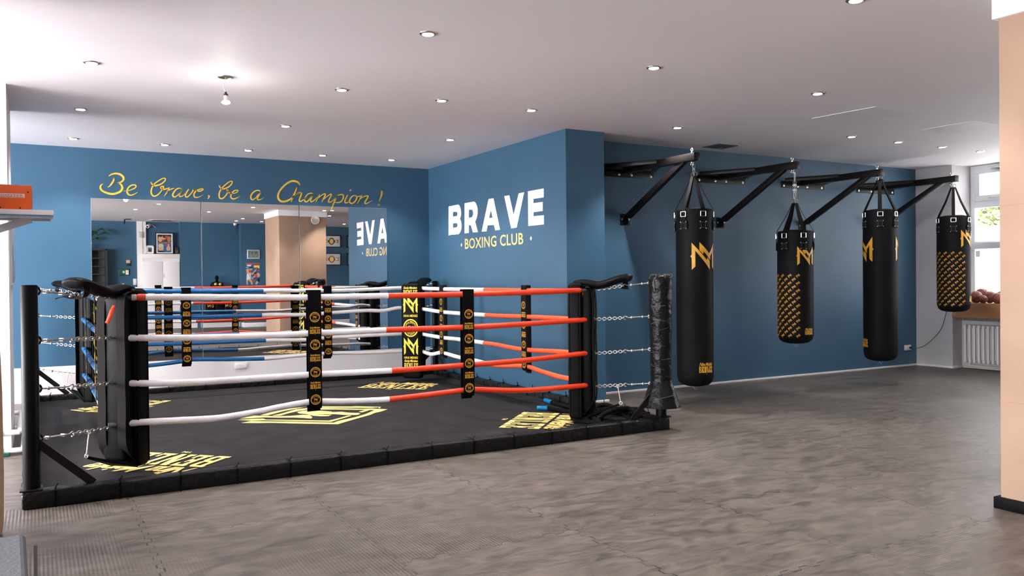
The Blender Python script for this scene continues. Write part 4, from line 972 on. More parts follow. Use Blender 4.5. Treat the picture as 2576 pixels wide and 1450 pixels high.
for (w, rx, ry, ang), (pn, (px, py)) in zip(CORN, (('near', posts['near']), ('wrapped', posts['wrapped']), ('corner', posts['corner']), ('hidden', posts['hidden']))):
    wl = {'near': 'in the near corner', 'wrapped': 'ending at the plastic-wrapped post', 'corner': 'at the corner of the two blue walls', 'hidden': 'in front of the mirrors beside the white pier'}[pn]
    for (ze, zr), lv in zip(LEV, ['top', 'second', 'third', 'lowest']):
        lab = '%s steel tension chain with turnbuckle %s' % (lv, wl)
        o_ = .05 if pn != 'wrapped' else .095
        a = Vector((px+math.cos(ang)*o_, py+math.sin(ang)*o_, ze)); e = Vector((rx-math.cos(ang)*.0, ry-math.sin(ang)*.0, zr))
        if c0 is None: c0 = chain_thing(lab); c = c0
        else: c = dup(c0, a, 0, lab)
        d = e-a; L = d.length; c.location = a; c.rotation_euler = (0, -math.asin(d.z/L), math.atan2(d.y, d.x)); c.scale = (L/.60, 1, 1)
        c['label'] = lab

# ---- battle rope heaped in the corner
def brope(pts, r=.020, n=44):
    P = smooth_path(pts, n)
    b = MB(); b.tube(P, r, 15, mod=lambda a, L, i: .78+.26*abs(math.cos(1.5*(a-L*40)))**.7)
    return b
z0 = .052
E1 = hit(1378, 1027, 2, z0); E2 = hit(1388, 1013, 2, z0)
br = thing('battle_rope', 'black battle rope with cyan grips heaped beside the wrapped post', 'rope', (4.0, 6.0, .03))
g1a = hit(1350, 1027, 2, z0); g2a = hit(1371, 1007, 2, z0)
P1 = [E1]+[hit(x, y, 2, z) for x, y, z in [(1425, 1036, z0), (1470, 1042, z0), (1520, 1058, z0), (1580, 1062, z0), (1615, 1055, z0), (1600, 1040, .075), (1545, 1030, .10), (1490, 1035, .085), (1450, 1046, .06), (1445, 1056, z0), (1500, 1064, z0), (1560, 1066, z0), (1590, 1062, .06), (1570, 1043, .10), (1530, 1020, .13), (1500, 1025, .11), (1490, 1045, .09), (1510, 1066, .06)]]
P2 = [E2]+[hit(x, y, 2, z) for x, y, z in [(1420, 1022, z0), (1460, 1032, .06), (1510, 1040, .10), (1560, 1035, .14), (1600, 1030, .12), (1625, 1042, .08), (1622, 1060, .06), (1570, 1072, z0), (1520, 1070, .07), (1505, 1055, .11), (1535, 1035, .16), (1580, 1028, .16), (1605, 1045, .12), (1590, 1064, .07)]]
b = MB(); bb1 = brope(P1); bb2 = brope(P2)
b.add(bb1.v, bb1.f); b.add(bb2.v, bb2.f); b.build('twisted_rope', 'brope', br, world=True, ang=1.2)
for a, e in ((g1a, E1), (g2a, E2)):
    b = MB(); b.tube([a, a.lerp(e, .05), a.lerp(e, .5), e], [.012, .0205, .021, .021], 14, mod=lambda q, L, i: 1); b.build('grip', 'cyan', br, world=True)

# ================================================================== BAG BRACKETS AND BAGS
BX = [5.614, 7.02, 8.411, 9.82]; TIP = 6.175
def bracket(lab):
    """local: origin on the wall under the arm, arm towards -y, heights absolute"""
    t = thing('bag_bracket', lab, 'bracket', (BX[0], YG, 0), 0, 'wall brackets for punching bags')
    L = YG-TIP
    b = MB(); b.box((-.035, -L, 2.405), (.035, -.008, 2.48), bev=.004); b.box((-.037, -L-.006, 2.403), (.037, -L, 2.482), bev=.002); b.build('arm', 'brown_metal', t)
    b = MB(); b.box((-.37, -.008, 2.365), (.40, 0, 2.445), bev=.001); b.box((-.37, -.06, 2.437), (.40, 0, 2.445), bev=.001); o = b.build('wall_plate', 'brown_metal', t)
    for x in (-.33, -.08, .09, .36): MB().lathe([(.0, .016), (.009, .014), (.010, .009), (.016, .008), (.016, .006)][::-1], (x, 0, 2.395), (0, -1, 0), 12).build('bolt', 'chrome', o)
    for s_ in (-1, 1):
        b = MB(); b.bar((s_*.36, -.055, 2.455), (s_*.02, -.58, 2.462), .05, .045, bev=.003); b.build('side_brace', 'brown_metal', t)
    b = MB(); b.bar((0, -.065, 1.935), (0, -L+.17, 2.425), .055, .06, up=(0, 0, 1), bev=.004); b.build('strut', 'brown_metal', t)
    b = MB(); b.box((-.065, -.008, 1.84), (.065, 0, 1.965), bev=.001); b.box((-.005, -.06, 1.85), (.005, 0, 1.95)); o = b.build('foot_plate', 'brown_metal', t)
    for x in (-.045, .045): MB().lathe([(.013, .006), (.013, .009), (.009, .01), (.008, .016), (0, .017)], (x, 0, 1.905), (0, -1, 0), 12).build('bolt', 'chrome', o)
    y = -L+.065
    b = MB(); b.tube([(0, y, 2.395), (0, y, 2.50)], .006, 8); b.ring((0, y, 2.515), .014, .005, (1, 0, 0)); b.lathe([(.012, 2.48), (.012, 2.492)], (0, y, 0), seg=6); b.sphere((0, y, 2.39), .018, 0, 14, 10); b.ring((0, y, 2.372), .016, .005, (1, 0, 0)); b.build('eye_bolt', 'chrome', t)
    return t
BL = ['wall bracket beside the pillar edge, carrying the first punching bag', 'wall bracket carrying the first short patterned punching bag', 'wall bracket carrying the second long plain punching bag', 'wall bracket nearest the window, carrying the last punching bag']
k0 = bracket(BL[0])
for x, lab in list(zip(BX, BL))[1:]: dup(k0, (x, YG, 0), 0, lab)
HY = TIP+.065
def snap(b, z0, z1, x=0, w=.018, r=.004):
    b.tube(smooth_path([(x-w*.35, 0, z0+.008), (x, 0, z0), (x+w*.35, 0, z0+.008), (x+w*.6, 0, z1-.02), (x+w*.4, 0, z1-.004), (x, 0, z1), (x-w*.4, 0, z1-.004), (x-w*.6, 0, z1-.02), (x-w*.35, 0, z0+.008)], 4), r, 7)
def bag(x, zt, zb, r, lab, phase, logo_a, logo_h, logo_z, brand_a, brand_z, brand_w, strap_h, pattern=None, pat_top=None, chain=False, seam=None, logo2=None):
    t = thing('punching_bag', lab, 'punching bag', (x, HY, zb), 0, 'hanging punching bags')
    H = zt-zb; VA = math.atan2(-HY, -x)      # azimuth of the sight line back to the camera
    b = MB()
    def bulge(h): return 1+.012*math.sin(h/H*PI)-.018*max(0, (h-H+.12)/.12)
    n = 26; prof = [(r*.0, .0), (r*.45, .004), (r*.75, .018), (r*.92, .045), (r*.985, .085)]
    prof += [(r*bulge(.1+(H-.13)*i/n), .1+(H-.13)*i/n) for i in range(n+1)]
    prof += [(r*.98, H-.012), (r*.96, H), (r*.93, H-.004), (r*.6, H+.012), (r*.3, H+.005), (0, H)]
    b.lathe(prof, seg=48, mod=lambda a, h: 1+.008*noise.noise(Vector((math.cos(a)*1.5, math.sin(a)*1.5, h*3+x))))
    def cyl(a0, z0, off=.004):
        return lambda u, v: (math.cos(a0+u/r)*(r*1.012+off), math.sin(a0+u/r)*(r*1.012+off), z0+v)
    # u grows to the reader's right: azimuth increases counter-clockwise seen from above = reader's right
    b.flat(xf(NM, logo_h*.98, 0, 0, sy=logo_h), cyl(VA+logo_a, logo_z-zb), 1, cut=.02)
    if logo2 is not None: b.flat(xf(NM, logo_h*.98, 0, 0, sy=logo_h), cyl(VA+logo2, logo_z-zb), 1, cut=.02)
    b.flat(xf(NINA, brand_w, 0, 0), cyl(VA+brand_a, brand_z-zb), 1, cut=.02)
    if pattern:
        a0, a1 = pattern; du, dv = .0405, .079; u = a0*r; i = 0
        while u < a1*r:
            v = .055+(dv*.5 if i % 2 else 0); 
            while v < pat_top-zb-.02:
                if v > .06: b.flat(xf(NMS, .036, u, v, rot=.75, sy=.030), cyl(VA, 0), 1)
                v += dv
            u += du; i += 1
    if seam: b.lathe([(r*1.012, seam-zb-.004), (r*1.022, seam-zb-.002), (r*1.022, seam-zb+.003), (r*1.012, seam-zb+.006)], seg=48)
    b.build('bag_body', ['leather', 'gold'], t)
    top = H+strap_h
    for k in range(6):
        a = VA+phase+k*PI/3; c, s_ = math.cos(a), math.sin(a); tn = (-s_, c, 0)
        b = MB(); b.strap([(c*(r+.008), s_*(r+.008), H-.045), (c*r*.99, s_*r*.99, H+.01), (c*r*.5, s_*r*.5, H+.01+strap_h*.5), (c*.026, s_*.026, top)], tn, [.038, .038, .036, .030], .004); b.build('hanging_strap', 'web', t)
        b = MB(); w = .027; R1 = r+.012
        P = lambda u, z: (c*R1-s_*u, s_*R1+c*u, z)
        for q in (((-w, H-.075), (-w, H-.028)), ((w, H-.075), (w, H-.028)), ((-w, H-.028), (w, H-.028)), ((-w, H-.075), (w, H-.075))): b.tube([P(*q[0]), P(*q[1])], .0038, 6)
        b.build('ring_buckle', 'chrome', t)
        b = MB(); R1 = r+.006
        b.bar((c*R1, s_*R1, H-.205), (c*R1, s_*R1, H-.115), .086, .008, up=(c, s_, 0), bev=.003)
        b.strap([(c*(r+.008), s_*(r+.008), H-.12), (c*(r+.010), s_*(r+.010), H-.07)], tn, [.07, .042], .004)
        o = b.build('anchor_patch', 'leather', t)
        R1 = r+.0115
        P = lambda u, z: (c*R1-s_*u, s_*R1+c*u, z)
        for u in (-.031, .031):
            for z in (H-.192, H-.128): MB().sphere(P(u, z), .0055, 0, 8, 6).build('rivet', 'chrome', o)
        b = MB(); zA, zB, u = H-.186, H-.134, .023
        for q in (((-u, zA), (u, zA)), ((u, zA), (u, zB)), ((u, zB), (-u, zB)), ((-u, zB), (-u, zA))): b.tube([P(*q[0]), P(*q[1])], .0016, 5)
        b.build('stitching', 'twine', o)
    b = MB()
    for k in range(3):
        a = VA+k*2.1; b.ring((math.cos(a)*.016, math.sin(a)*.016, top+.02), .022, .0036, (math.cos(a+1.2), math.sin(a+1.2), .2), 14, 6, sx=.8)
    ztop = 2.372-zb
    if chain:
        for dx in (-.014, .012):
            z = top+.115; k = 0
            while z < ztop-.09:
                b.ring((dx, .0, z), .017, .0034, (0, 1, 0) if k % 2 else (1, 0, 0), 12, 6, sx=1, sy=.62, xdir=(0, 0, 1)); z += .026; k += 1
        snap(b, ztop-.10, ztop-.0); snap(b, top+.02, top+.125, 0, .03)
    else:
        m = (top+.03+ztop)/2
        snap(b, m-.008, ztop+.002, 0, .024); snap(b, top+.022, m+.008, 0, .022)
    b.build('snap_hooks', 'chrome', t)
    b = MB(); b.tube(smooth_path([(-.03, 0, .006), (-.022, 0, -.02), (0, 0, -.034), (.022, 0, -.02), (.03, 0, .006)], 4), .003, 6); b.build('bottom_ring', 'chrome', t)
    return t
bag(5.635, 1.925, .187, .178, 'long plain black punching bag next to the wrapped ring post', .47, .58, .262, 1.463, .62, .335, .15, .33)
bag(7.055, 1.742, .54, .183, 'short black punching bag with all-over gold pattern, hanging from a chain', .45, .64, .20, 1.475, .80, .645, .105, .30, (-2.3, .32), 1.315, True, 1.32)
bag(8.455, 2.01, .273, .183, 'long plain black punching bag with gold mark turned aside, third in the row',   .02, -1.2, .285, 1.56, -1.2, .44, .15, .36, logo2=1.8)
bag(9.855, 1.98, .80, .187, 'short gold-patterned punching bag closest to the window', .0, 1.0, .215, 1.70, 1.35, .93, .105, .36, (-2.0, .62), 1.575, False, 1.58)

# ================================================================== THE REAR OF THE ROOM (seen in the mirrors)
RW = YREAR
# cube shelf
sf = thing('cube_shelf', 'black-brown cube shelf against the dark rear wall, under the plant', 'shelf', (.78, RW, 0))
b = MB(); W_, Hh, D_ = .74, 2.03, .34
for x in (0, W_-.04): b.box((x, .004, 0), (x+.04, D_, Hh))
b.box((0, .004, Hh-.04), (W_, D_, Hh)); b.box((.345, .004, 0), (.375, D_, Hh))
b.build('carcass', 'shelf_dark', sf)
b = MB()
for k in range(10): b.box((.04, .004, .02+k*.196), (W_-.04, D_-.005, .04+k*.196))
b.build('shelf_board', 'shelf_dark', sf)
MB().box((.03, .004, .02), (W_-.03, .012, Hh-.02)).build('back_panel', 'vent', sf)
pl = thing('potted_plant', 'large-leaved green plant in a white pot on top of the cube shelf', 'plant', (1.10, RW+.25, 2.03))
b = MB(); b.lathe([(.06, 0), (.085, .15), (.08, .15), (.075, .13), (0, .13)]); b.build('pot', 'white_plastic', pl)
rnd = random.Random(3)
for k in range(9):
    a = k*.75+.2; L = rnd.uniform(.25, .5); up = rnd.uniform(.1, .42)
    if k == 0: a, L, up = .05, .52, .28
    P = smooth_path([(0, 0, .12), (math.cos(a)*L*.35, math.sin(a)*L*.25, .12+up*.7), (math.cos(a)*L*.75, math.sin(a)*L*.35, .12+up), (math.cos(a)*L, math.sin(a)*L*.38, .10+up*.82)], 5)
    P = [Vector((p.x, max(-.08, p.y), min(p.z, .66))) for p in P]
    b = MB(); b.tube(P[:9], .006, 6); b.build('stem', 'leaf', pl)
    n = len(P)-5; wd = [(.02+.13*math.sin(PI*min(1, (i+.6)/n))) for i in range(n)]; wd[-1] = .01
    b = MB(); b.strap(P[5:], (-math.sin(a), math.cos(a), .25), wd, .003); b.build('leaf_blade', 'leaf', pl)
# on the rear wall
fa = thing('first_aid_box', 'green first aid box with white cross on the dark rear wall', 'first aid box', (1.905, RW, 1.455))
MB().box((-.125, 0, -.085), (.125, .05, .085), bev=.015, seg=3).build('case', 'green_case', fa)
b = MB(); b.box((-.03, .05, -.012), (.03, .052, .012)); b.box((-.012, .05, -.03), (.012, .0521, .03)); b.build('cross', 'print_white', fa)
b = MB(); b.box((.045, .05, -.065), (.115, .054, .05)); b.build('contents_window', 'cream', fa)
b = MB(); b.box((-.10, .05, -.02), (-.065, .052, .02)); b.build('rescue_mark', 'leaf', fa)
bx = thing('door_closer_box', 'small pale and black box on the rear wall above the first aid box', 'box', (2.015, RW, 1.68))
MB().box((-.045, 0, .0), (.045, .05, .08), bev=.006).build('upper_half', 'plywood', bx); MB().box((-.042, 0, -.075), (.042, .045, 0), bev=.004).build('lower_half', 'dark_plastic', bx)
sw = thing('light_switch', 'double white light switch on the rear wall beside the white door frame', 'switch', (2.165, RW, 1.205))
MB().box((-.04, 0, -.08), (.04, .01, .08), bev=.003).build('plate', 'white_plastic', sw)
for z in (-.038, .038): MB().box((-.03, .01, z-.03), (.03, .016, z+.03), bev=.003).build('rocker', 'trim', sw)
b = MB(); b.box((2.22, RW, 0), (2.345, RW+.10, HC)); b.box((2.345, RW, 1.915), (2.43, RW+.085, HC)); struct('trim_5', b, 'trim')
ib = thing('alarm_box', 'small pale grey box high on the white post by the rear cabinet', 'box', (2.30, RW+.10, 2.40)); MB().box((-.045, 0, -.075), (.045, .04, .075), bev=.005).build('cover', 'silver', ib)
# tall white cabinet
cb = thing('cabinet', 'white two-door cabinet with a wide top board at the rear wall', 'cabinet', (2.76, RW, 0))
MB().box((-.45, .003, 0), (.45, .24, 1.80)).build('body', 'trim', cb); b = MB(); b.box((-.46, .003, 1.80), (.455, .262, 1.915), bev=.008); b.build('top_board', 'trim', cb)
for s_ in (-1, 1):
    x0, x1 = (-.44, .037) if s_ < 0 else (.043, .44); d_ = MB().box((x0, .24, .04), (x1, .26, 1.72), bev=.002).build('door', 'trim', cb)
    b = MB(); b.box(((x1-.02) if s_ < 0 else x0+.008, .26, 1.30), ((x1-.008) if s_ < 0 else x0+.02, .268, 1.42)); b.build('grip', 'trim', d_)
def oval(cx, cy, rx, ry, n=14, rot=0):
    return [[(cx+rx*math.cos(a)*math.cos(rot)-ry*math.sin(a)*math.sin(rot), cy+rx*math.cos(a)*math.sin(rot)+ry*math.sin(a)*math.cos(rot)) for a in [2*PI*i/n for i in range(n)]]]
def limb(b, pts, w, mi, fn): b.flat(ribbon([(p[0]*100, p[1]*100) for p in pts], [q*100 for q in w], 4) and [[(x/100, y/100) for x, y in q] for q in ribbon([(p[0]*100, p[1]*100) for p in pts], [q*100 for q in w], 4)], fn, mi)
PM = ['photo_dark', 'skin', 'skin2', 'hair', 'print_red', 'print_blue', 'print_white', 'cap', 'yellow']
# big framed photo (x mirrored in the glass; u runs to the reader's right seen from the room = -x)
ph = thing('framed_photo', 'black-framed collage photo of boxers standing on the rear cabinet', 'photo', (2.86, RW+.13, 1.915))
b = MB(); w, h = .215, .545
for a, c in (((-w, 0, 0), (w, .02, .02)), ((-w, 0, h-.02), (w, .02, h)), ((-w, 0, 0), (-w+.018, .02, h)), ((w-.018, 0, 0), (w, .02, h))): b.box(a, c)
b.build('frame', 'frame_black', ph)
b = MB(); b.box((-w+.01, .002, .01), (w-.01, .010, h-.01)); b.build('mount', 'print_white', ph)
b = MB(); L = [0]
def fl(dz): return lambda u, v: (-u, .0104+dz*.0004, v)
b.flat([R(-.165, .045, .165, .50)], fl(0), 0); b.flat([R(-.165, .045, .165, .26)], fl(1), 5)
b.flat(oval(.09, .39, .06, .08, rot=.4), fl(2), 1); b.flat(oval(.085, .465, .026, .032), fl(3), 3); limb(b, [(.07, .41), (.0, .39), (-.045, .405)], [.04, .035, .025], 1, fl(3)); b.flat(oval(.03, .355, .03, .022), fl(4), 4)
b.flat(oval(-.11, .385, .05, .07), fl(2), 2); b.flat(oval(-.055, .445, .034, .03), fl(3), 4); b.flat(oval(-.03, .41, .02, .02), fl(4), 4)
b.flat([R(-.165, .30, .165, .306), R(-.165, .262, .165, .268)], fl(3), 6)
b.flat(oval(.085, .155, .066, .085), fl(4), 1); b.flat(oval(.085, .215, .068, .045), fl(5), 7); b.flat([[(.0, .045), (.165, .045), (.15, .075), (.085, .09), (.02, .075)]], fl(6), 3)
b.flat(oval(-.095, .14, .05, .07), fl(4), 1); b.flat(oval(-.095, .225, .022, .028), fl(5), 1); b.flat(oval(-.035, .225, .024, .022), fl(6), 4); b.flat(oval(-.148, .22, .017, .022), fl(6), 4); b.flat([R(-.135, .045, -.055, .09)], fl(6), 5)
b.build('picture', PM, ph, smooth=False)
p2 = thing('framed_photo', 'small cream-framed photo beside the big collage on the rear cabinet', 'photo', (2.515, RW+.13, 1.915)); b = MB(); w, h = .09, .215
for a, c in (((-w, 0, 0), (w, .018, .02)), ((-w, 0, h-.02), (w, .018, h)), ((-w, 0, 0), (-w+.02, .018, h)), ((w-.02, 0, 0), (w, .018, h))): b.box(a, c)
b.build('frame', 'cream', p2); b = MB(); b.box((-w+.02, .002, .02), (w-.02, .008, h-.02)); b.build('mount', 'print_white', p2)
b = MB(); b.flat([R(-.045, .05, .045, .165)], lambda u, v: (-u, .0085, v), 5); b.flat(oval(.005, .10, .028, .04), lambda u, v: (-u, .009, v), 0); b.flat(oval(.0, .14, .014, .017), lambda u, v: (-u, .0092, v), 2); b.build('picture', PM, p2, smooth=False)
sp = thing('loudspeaker', 'small black loudspeaker at the end of the rear cabinet top', 'speaker', (3.155, RW+.12, 1.915)); MB().box((-.045, -.06, 0), (.045, .06, .18), bev=.006).build('cabinet', 'dark_plastic', sp); b = MB(); b.ring((0, .06, .06), .028, .005, (0, 1, 0)); b.lathe([(.025, 0), (0, .004)], (0, .06, .06), (0, 1, 0)); b.build('cone', 'vent', sp)
# cameras and bits at the ceiling
cc = thing('security_camera', 'white bullet security camera over the rear cabinet', 'camera', (2.47, RW+.10, 2.60)); b = MB(); b.lathe([(.03, 0), (.03, .03), (.0, .03)], (0, -.095, .03), (0, 1, 0)); b.tube([(0, -.07, .03), (.03, -.02, .04)], .012, 8); b.build('mount', 'white_plastic', cc); b = MB(); b.lathe([(.0, 0), (.035, .0), (.045, .03), (.045, .12), (.035, .13), (.0, .13)], (.06, -.06, .055), (-.55, .75, -.35), 18); b.build('housing', 'white_plastic', cc); b = MB(); b.lathe([(.03, .131), (0, .134)], (.06, -.06, .055), (-.55, .75, -.35), 14); b.tube(smooth_path([(.0, -.09, 0), (.02, -.085, -.08), (.01, -.09, -.14)], 4), .004, 6); b.build('camera_lens', 'dark_plastic', cc)
b = MB(); b.bar((.10, -.04, .07), (.20, -.02, -.01), .012, .006); b.build('aerial', 'silver', cc)
dc = thing('security_camera', 'white dome security camera under the ceiling beside the clock pier', 'camera', (4.57, -2.40, HC)); b = MB(); b.lathe([(.045, 0), (.045, -.02), (.04, -.045), (.02, -.075), (0, -.085)][::-1]); b.build('dome', 'white_plastic', dc); b = MB(); b.sphere((-.01, .03, -.065), .015, 0, 12, 8); b.tube(smooth_path([(.05, -.09, -.01), (.06, -.11, -.12), (.05, -.11, -.2), (.07, -.11, -.26)], 4), .003, 6); b.build('camera_lens', 'dark_plastic', dc)
pj_ = thing('ceiling_bracket', 'small black bracket hanging from the ceiling before the rear wall', 'bracket', (1.93, -1.9, HC)); b = MB(); b.box((-.05, -.12, -.012), (.08, .12, 0)); b.bar((-.05, -.1, -.01), (-.06, .0, -.10), .03, .06); b.build('arm', 'dark_plastic', pj_)
b = MB(); b.box((2.42, -2.25, HC-.01), (3.02, -1.75, HC-.002), bev=.003); v2 = thing('air_vent', 'pale ceiling air vent before the rear cabinet', 'vent', (2.72, -2.0, HC)); b.build('frame', 'trim', v2, world=True); b = MB(); b.box((2.50, -2.18, HC-.013), (2.94, -1.85, HC-.0095)); b.build('grille', 'vent', v2, world=True)
# clock and poster on the pier
ck = thing('wall_clock', 'silver digital wall clock above the boxing poster on the rear pier', 'clock', (5.01, -2.3, 1.92)); b = MB(); b.box((-.165, 0, -.125), (.165, .03, .125), bev=.012, seg=3); b.build('case', 'silver', ck)
b = MB(); b.box((-.142, .03, -.09), (.142, .032, .095)); b.build('display', 'lcd', ck)
b = MB(); fk = lambda u, v: (-u, .0328, v)
def seg7(cx, cy, w, h, on, t=.012):
    S = {'a': R(cx-w/2, cy+h/2-t, cx+w/2, cy+h/2), 'g': R(cx-w/2, cy-t/2, cx+w/2, cy+t/2), 'd': R(cx-w/2, cy-h/2, cx+w/2, cy-h/2+t), 'f': R(cx-w/2, cy, cx-w/2+t, cy+h/2), 'b': R(cx+w/2-t, cy, cx+w/2, cy+h/2), 'e': R(cx-w/2, cy-h/2, cx-w/2+t, cy), 'c': R(cx+w/2-t, cy-h/2, cx+w/2, cy)}
    return [S[c] for c in on]
b.flat(seg7(-.108, .035, .036, .088, 'bc')+seg7(-.058, .035, .038, .088, 'fgbc')+[R(-.012, .052, -.004, .060), R(-.012, .012, -.004, .020)]+seg7(.032, .035, .038, .088, 'fgbc')+seg7(.09, .035, .038, .088, 'abc'), fk)
b.flat(seg7(-.09, -.055, .02, .036, 'abged', .005)+seg7(-.02, -.055, .02, .036, 'bc', .005)+seg7(.0, -.055, .02, .036, 'abgcd', .005)+seg7(.10, -.055, .02, .036, 'afgcd', .005), fk); b.build('digits', 'hair', ck, smooth=False)
po = thing('boxing_poster', 'colourful poster of two boxers below the wall clock', 'poster', (5.00, -2.3, 1.40)); w, h = .185, .29
MB().box((-w, 0, -h), (w, .004, h)).build('sheet', 'print_blue', po)
b = MB(); fp = lambda dz: (lambda u, v: (-u, .0045+.0004*dz, v))
b.flat([R(-w, h-.03, w, h)], fp(0), 4); b.flat([R(.045, .225, .165, .245), R(.06, .20, .15, .22)], fp(0), 6); b.flat([R(.13, .165, .18, .18)], fp(0), 6)
b.flat([R(-.17, .15, -.13, .165)], fp(0), 6); b.flat([R(-.175, .075, -.11, .105)], fp(0), 4)
b.flat([R(-.165, .17, -.02, .225)], fp(1), 8)
# tall boxer (towards the reader's right in the room)
limb(b, [(.14, .10), (.12, .04), (.115, -.02)], [.085, .10, .085], 1, fp(2)); b.flat(oval(.055, .135, .035, .045, rot=.3), fp(3), 1); b.flat(oval(.05, .165, .042, .022, rot=-.3), fp(4), 3)
limb(b, [(.10, .03), (.03, .0), (-.03, .05), (-.07, .11)], [.05, .045, .035, .03], 1, fp(3)); b.flat(oval(-.085, .145, .02, .032), fp(4), 4); b.flat(oval(.085, .07, .03, .03), fp(5), 4)
b.flat([[(.165, .0), (.075, .01), (.045, -.12), (.12, -.15), (.175, -.16)]], fp(4), 6); b.flat([[(.12, .01), (.11, .01), (.06, -.115), (.07, -.12)]], fp(5), 3)
limb(b, [(.10, -.14), (.05, -.21), (.03, -.285)], [.07, .05, .035], 1, fp(3)); limb(b, [(.155, -.15), (.16, -.22), (.155, -.285)], [.045, .04, .03], 1, fp(3))
# crouching boxer
b.flat(oval(-.125, -.03, .055, .06), fp(3), 1); b.flat(oval(-.065, -.02, .035, .045), fp(4), 2); b.flat(oval(-.06, .02, .04, .025), fp(5), 3); b.flat(oval(-.085, -.06, .03, .028), fp(6), 4)
limb(b, [(-.05, -.06), (.01, -.10), (.02, -.15)], [.035, .03, .025], 1, fp(4)); b.flat(oval(-.02, -.185, .03, .03), fp(5), 4)
b.flat([[(-.12, -.11), (-.175, -.12), (-.175, -.21), (-.13, -.23), (-.10, -.18)]], fp(4), 3); limb(b, [(-.13, -.20), (-.09, -.24), (-.07, -.285)], [.06, .05, .04], 1, fp(3))
b.build('print', PM, po, smooth=False)
# plinth in front of the pier
pn = thing('plinth', 'low grey-sided step at the foot of the rear pier under the poster', 'step', (5.05, -2.28, 0)); MB().box((-.34, 0, .115), (.38, .22, .385), bev=.004).build('box', 'grey_pad', pn); MB().box((-.36, 0, 0), (.395, .235, .115), bev=.004).build('base_strip', 'trim', pn)
# bench with gear, bust
gb = thing('gear_bench', 'dark blue framed bench loaded with pads before the rear wall', 'bench', (4.10, -2.36, 0))
MB().box((-.52, -.12, .30), (.52, .18, .34), bev=.005).build('seat', 'dark_plastic', gb)
for x in (-.49, .46):
    for y in (-.12, .15): MB().box((x, y, 0), (x+.035, y+.03, .62 if x < 0 else .30), bev=.003).build('leg', 'blue', gb)
for k, (x, c) in enumerate(((-.20, 'first pair of black pads with gold mark, next to the bench post'), (.02, 'plain dark pad between the two marked ones on the rear bench'), (.24, 'black pad with bright gold mark at the bench end'))):
    q = thing('strike_pad', c, 'pad', (4.10+x, -2.33, .34), 0, 'pads on the rear bench'); MB().box((-.10, -.10, 0), (.10, .12, .30), bev=.03, seg=3).build('cushion', 'vinyl', q)
    if k != 1: b = MB(); b.flat(xf(NM, .07, .04, .235), lambda u, v: (-u, .1205, v), 0); b.flat(annulus(.018, .028, 16) and xf(annulus(.7, 1, 20), .025, -.05, .23, sy=.035), lambda u, v: (-u, .1205, v), 0); b.build('mark', 'gold', q, smooth=False)
bu = thing('bust', 'black boxer bust with golden gloves standing before the rear wall', 'statue', (4.08, -2.34, .66))
b = MB(); b.lathe([(.0, 0), (.10, .0), (.105, .20), (.11, .30), (.105, .40), (.12, .46), (.10, .52), (.045, .545), (.035, .56), (.034, .585)], seg=24, mod=lambda a, h: 1+.32*abs(math.cos(a)) if h > .2 and h < .54 else 1)
b.sphere((0, .01, .64), .055, 0, 18, 14, (.85, 1, 1.2)); b.tube(smooth_path([(-.12, 0, .47), (-.15, .02, .36), (-.12, .09, .38), (-.06, .13, .46)], 4), .034, 10); b.tube(smooth_path([(.12, 0, .47), (.15, .02, .36), (.12, .09, .38), (.06, .13, .46)], 4), .034, 10); b.sphere((0, .062, .635), .012, 0, 8, 6)
b.build('figure', 'vinyl', bu)
for s_ in (-1, 1): b = MB(); b.sphere((s_*.055, .14, .475), .04, 0, 14, 10, (1, 1.1, 1.1)); b.sphere((s_*.03, .15, .465), .02, 0, 10, 8); b.build('glove', 'goldmetal', bu)
pd = thing('pedestal', 'dark pedestal carrying the boxer bust', 'pedestal', (4.08, -2.46, 0)); MB().box((-.11, -.055, .645), (.11, .06, .66)).build('top', 'shelf_dark', pd); MB().box((-.09, -.055, .345), (.09, -.04, .645)).build('stem', 'shelf_dark', pd); 
# desk things near the shelf
dk = thing('desk', 'low desk before the rear wall with a carton on it', 'desk', (1.75, -2.42, 0)); MB().box((-.24, -.3, .98), (.45, .3, 1.01)).build('top', 'shelf_dark', dk)
for x in (-.22, .41):
    for y in (-.28, .26): MB().box((x, y, 0), (x+.03, y+.03, .98)).build('leg', 'black_metal', dk)
ct = thing('carton', 'brown carton on the desk near the cube shelf', 'box', (1.70, -2.42, 1.01)); MB().box((-.11, -.1, 0), (.10, .1, .09)).build('box', 'cardboard', ct)
bt = thing('bottle', 'white spray bottle standing beside the carton', 'bottle', (1.86, -2.36, 1.01)); b = MB(); b.lathe([(.0, 0), (.035, 0), (.035, .08), (.015, .11), (.015, .13), (0, .13)]); b.build('body', 'white_plastic', bt); b = MB(); b.box((-.03, -.01, .13), (.02, .01, .155)); b.build('trigger', 'white_plastic', bt)
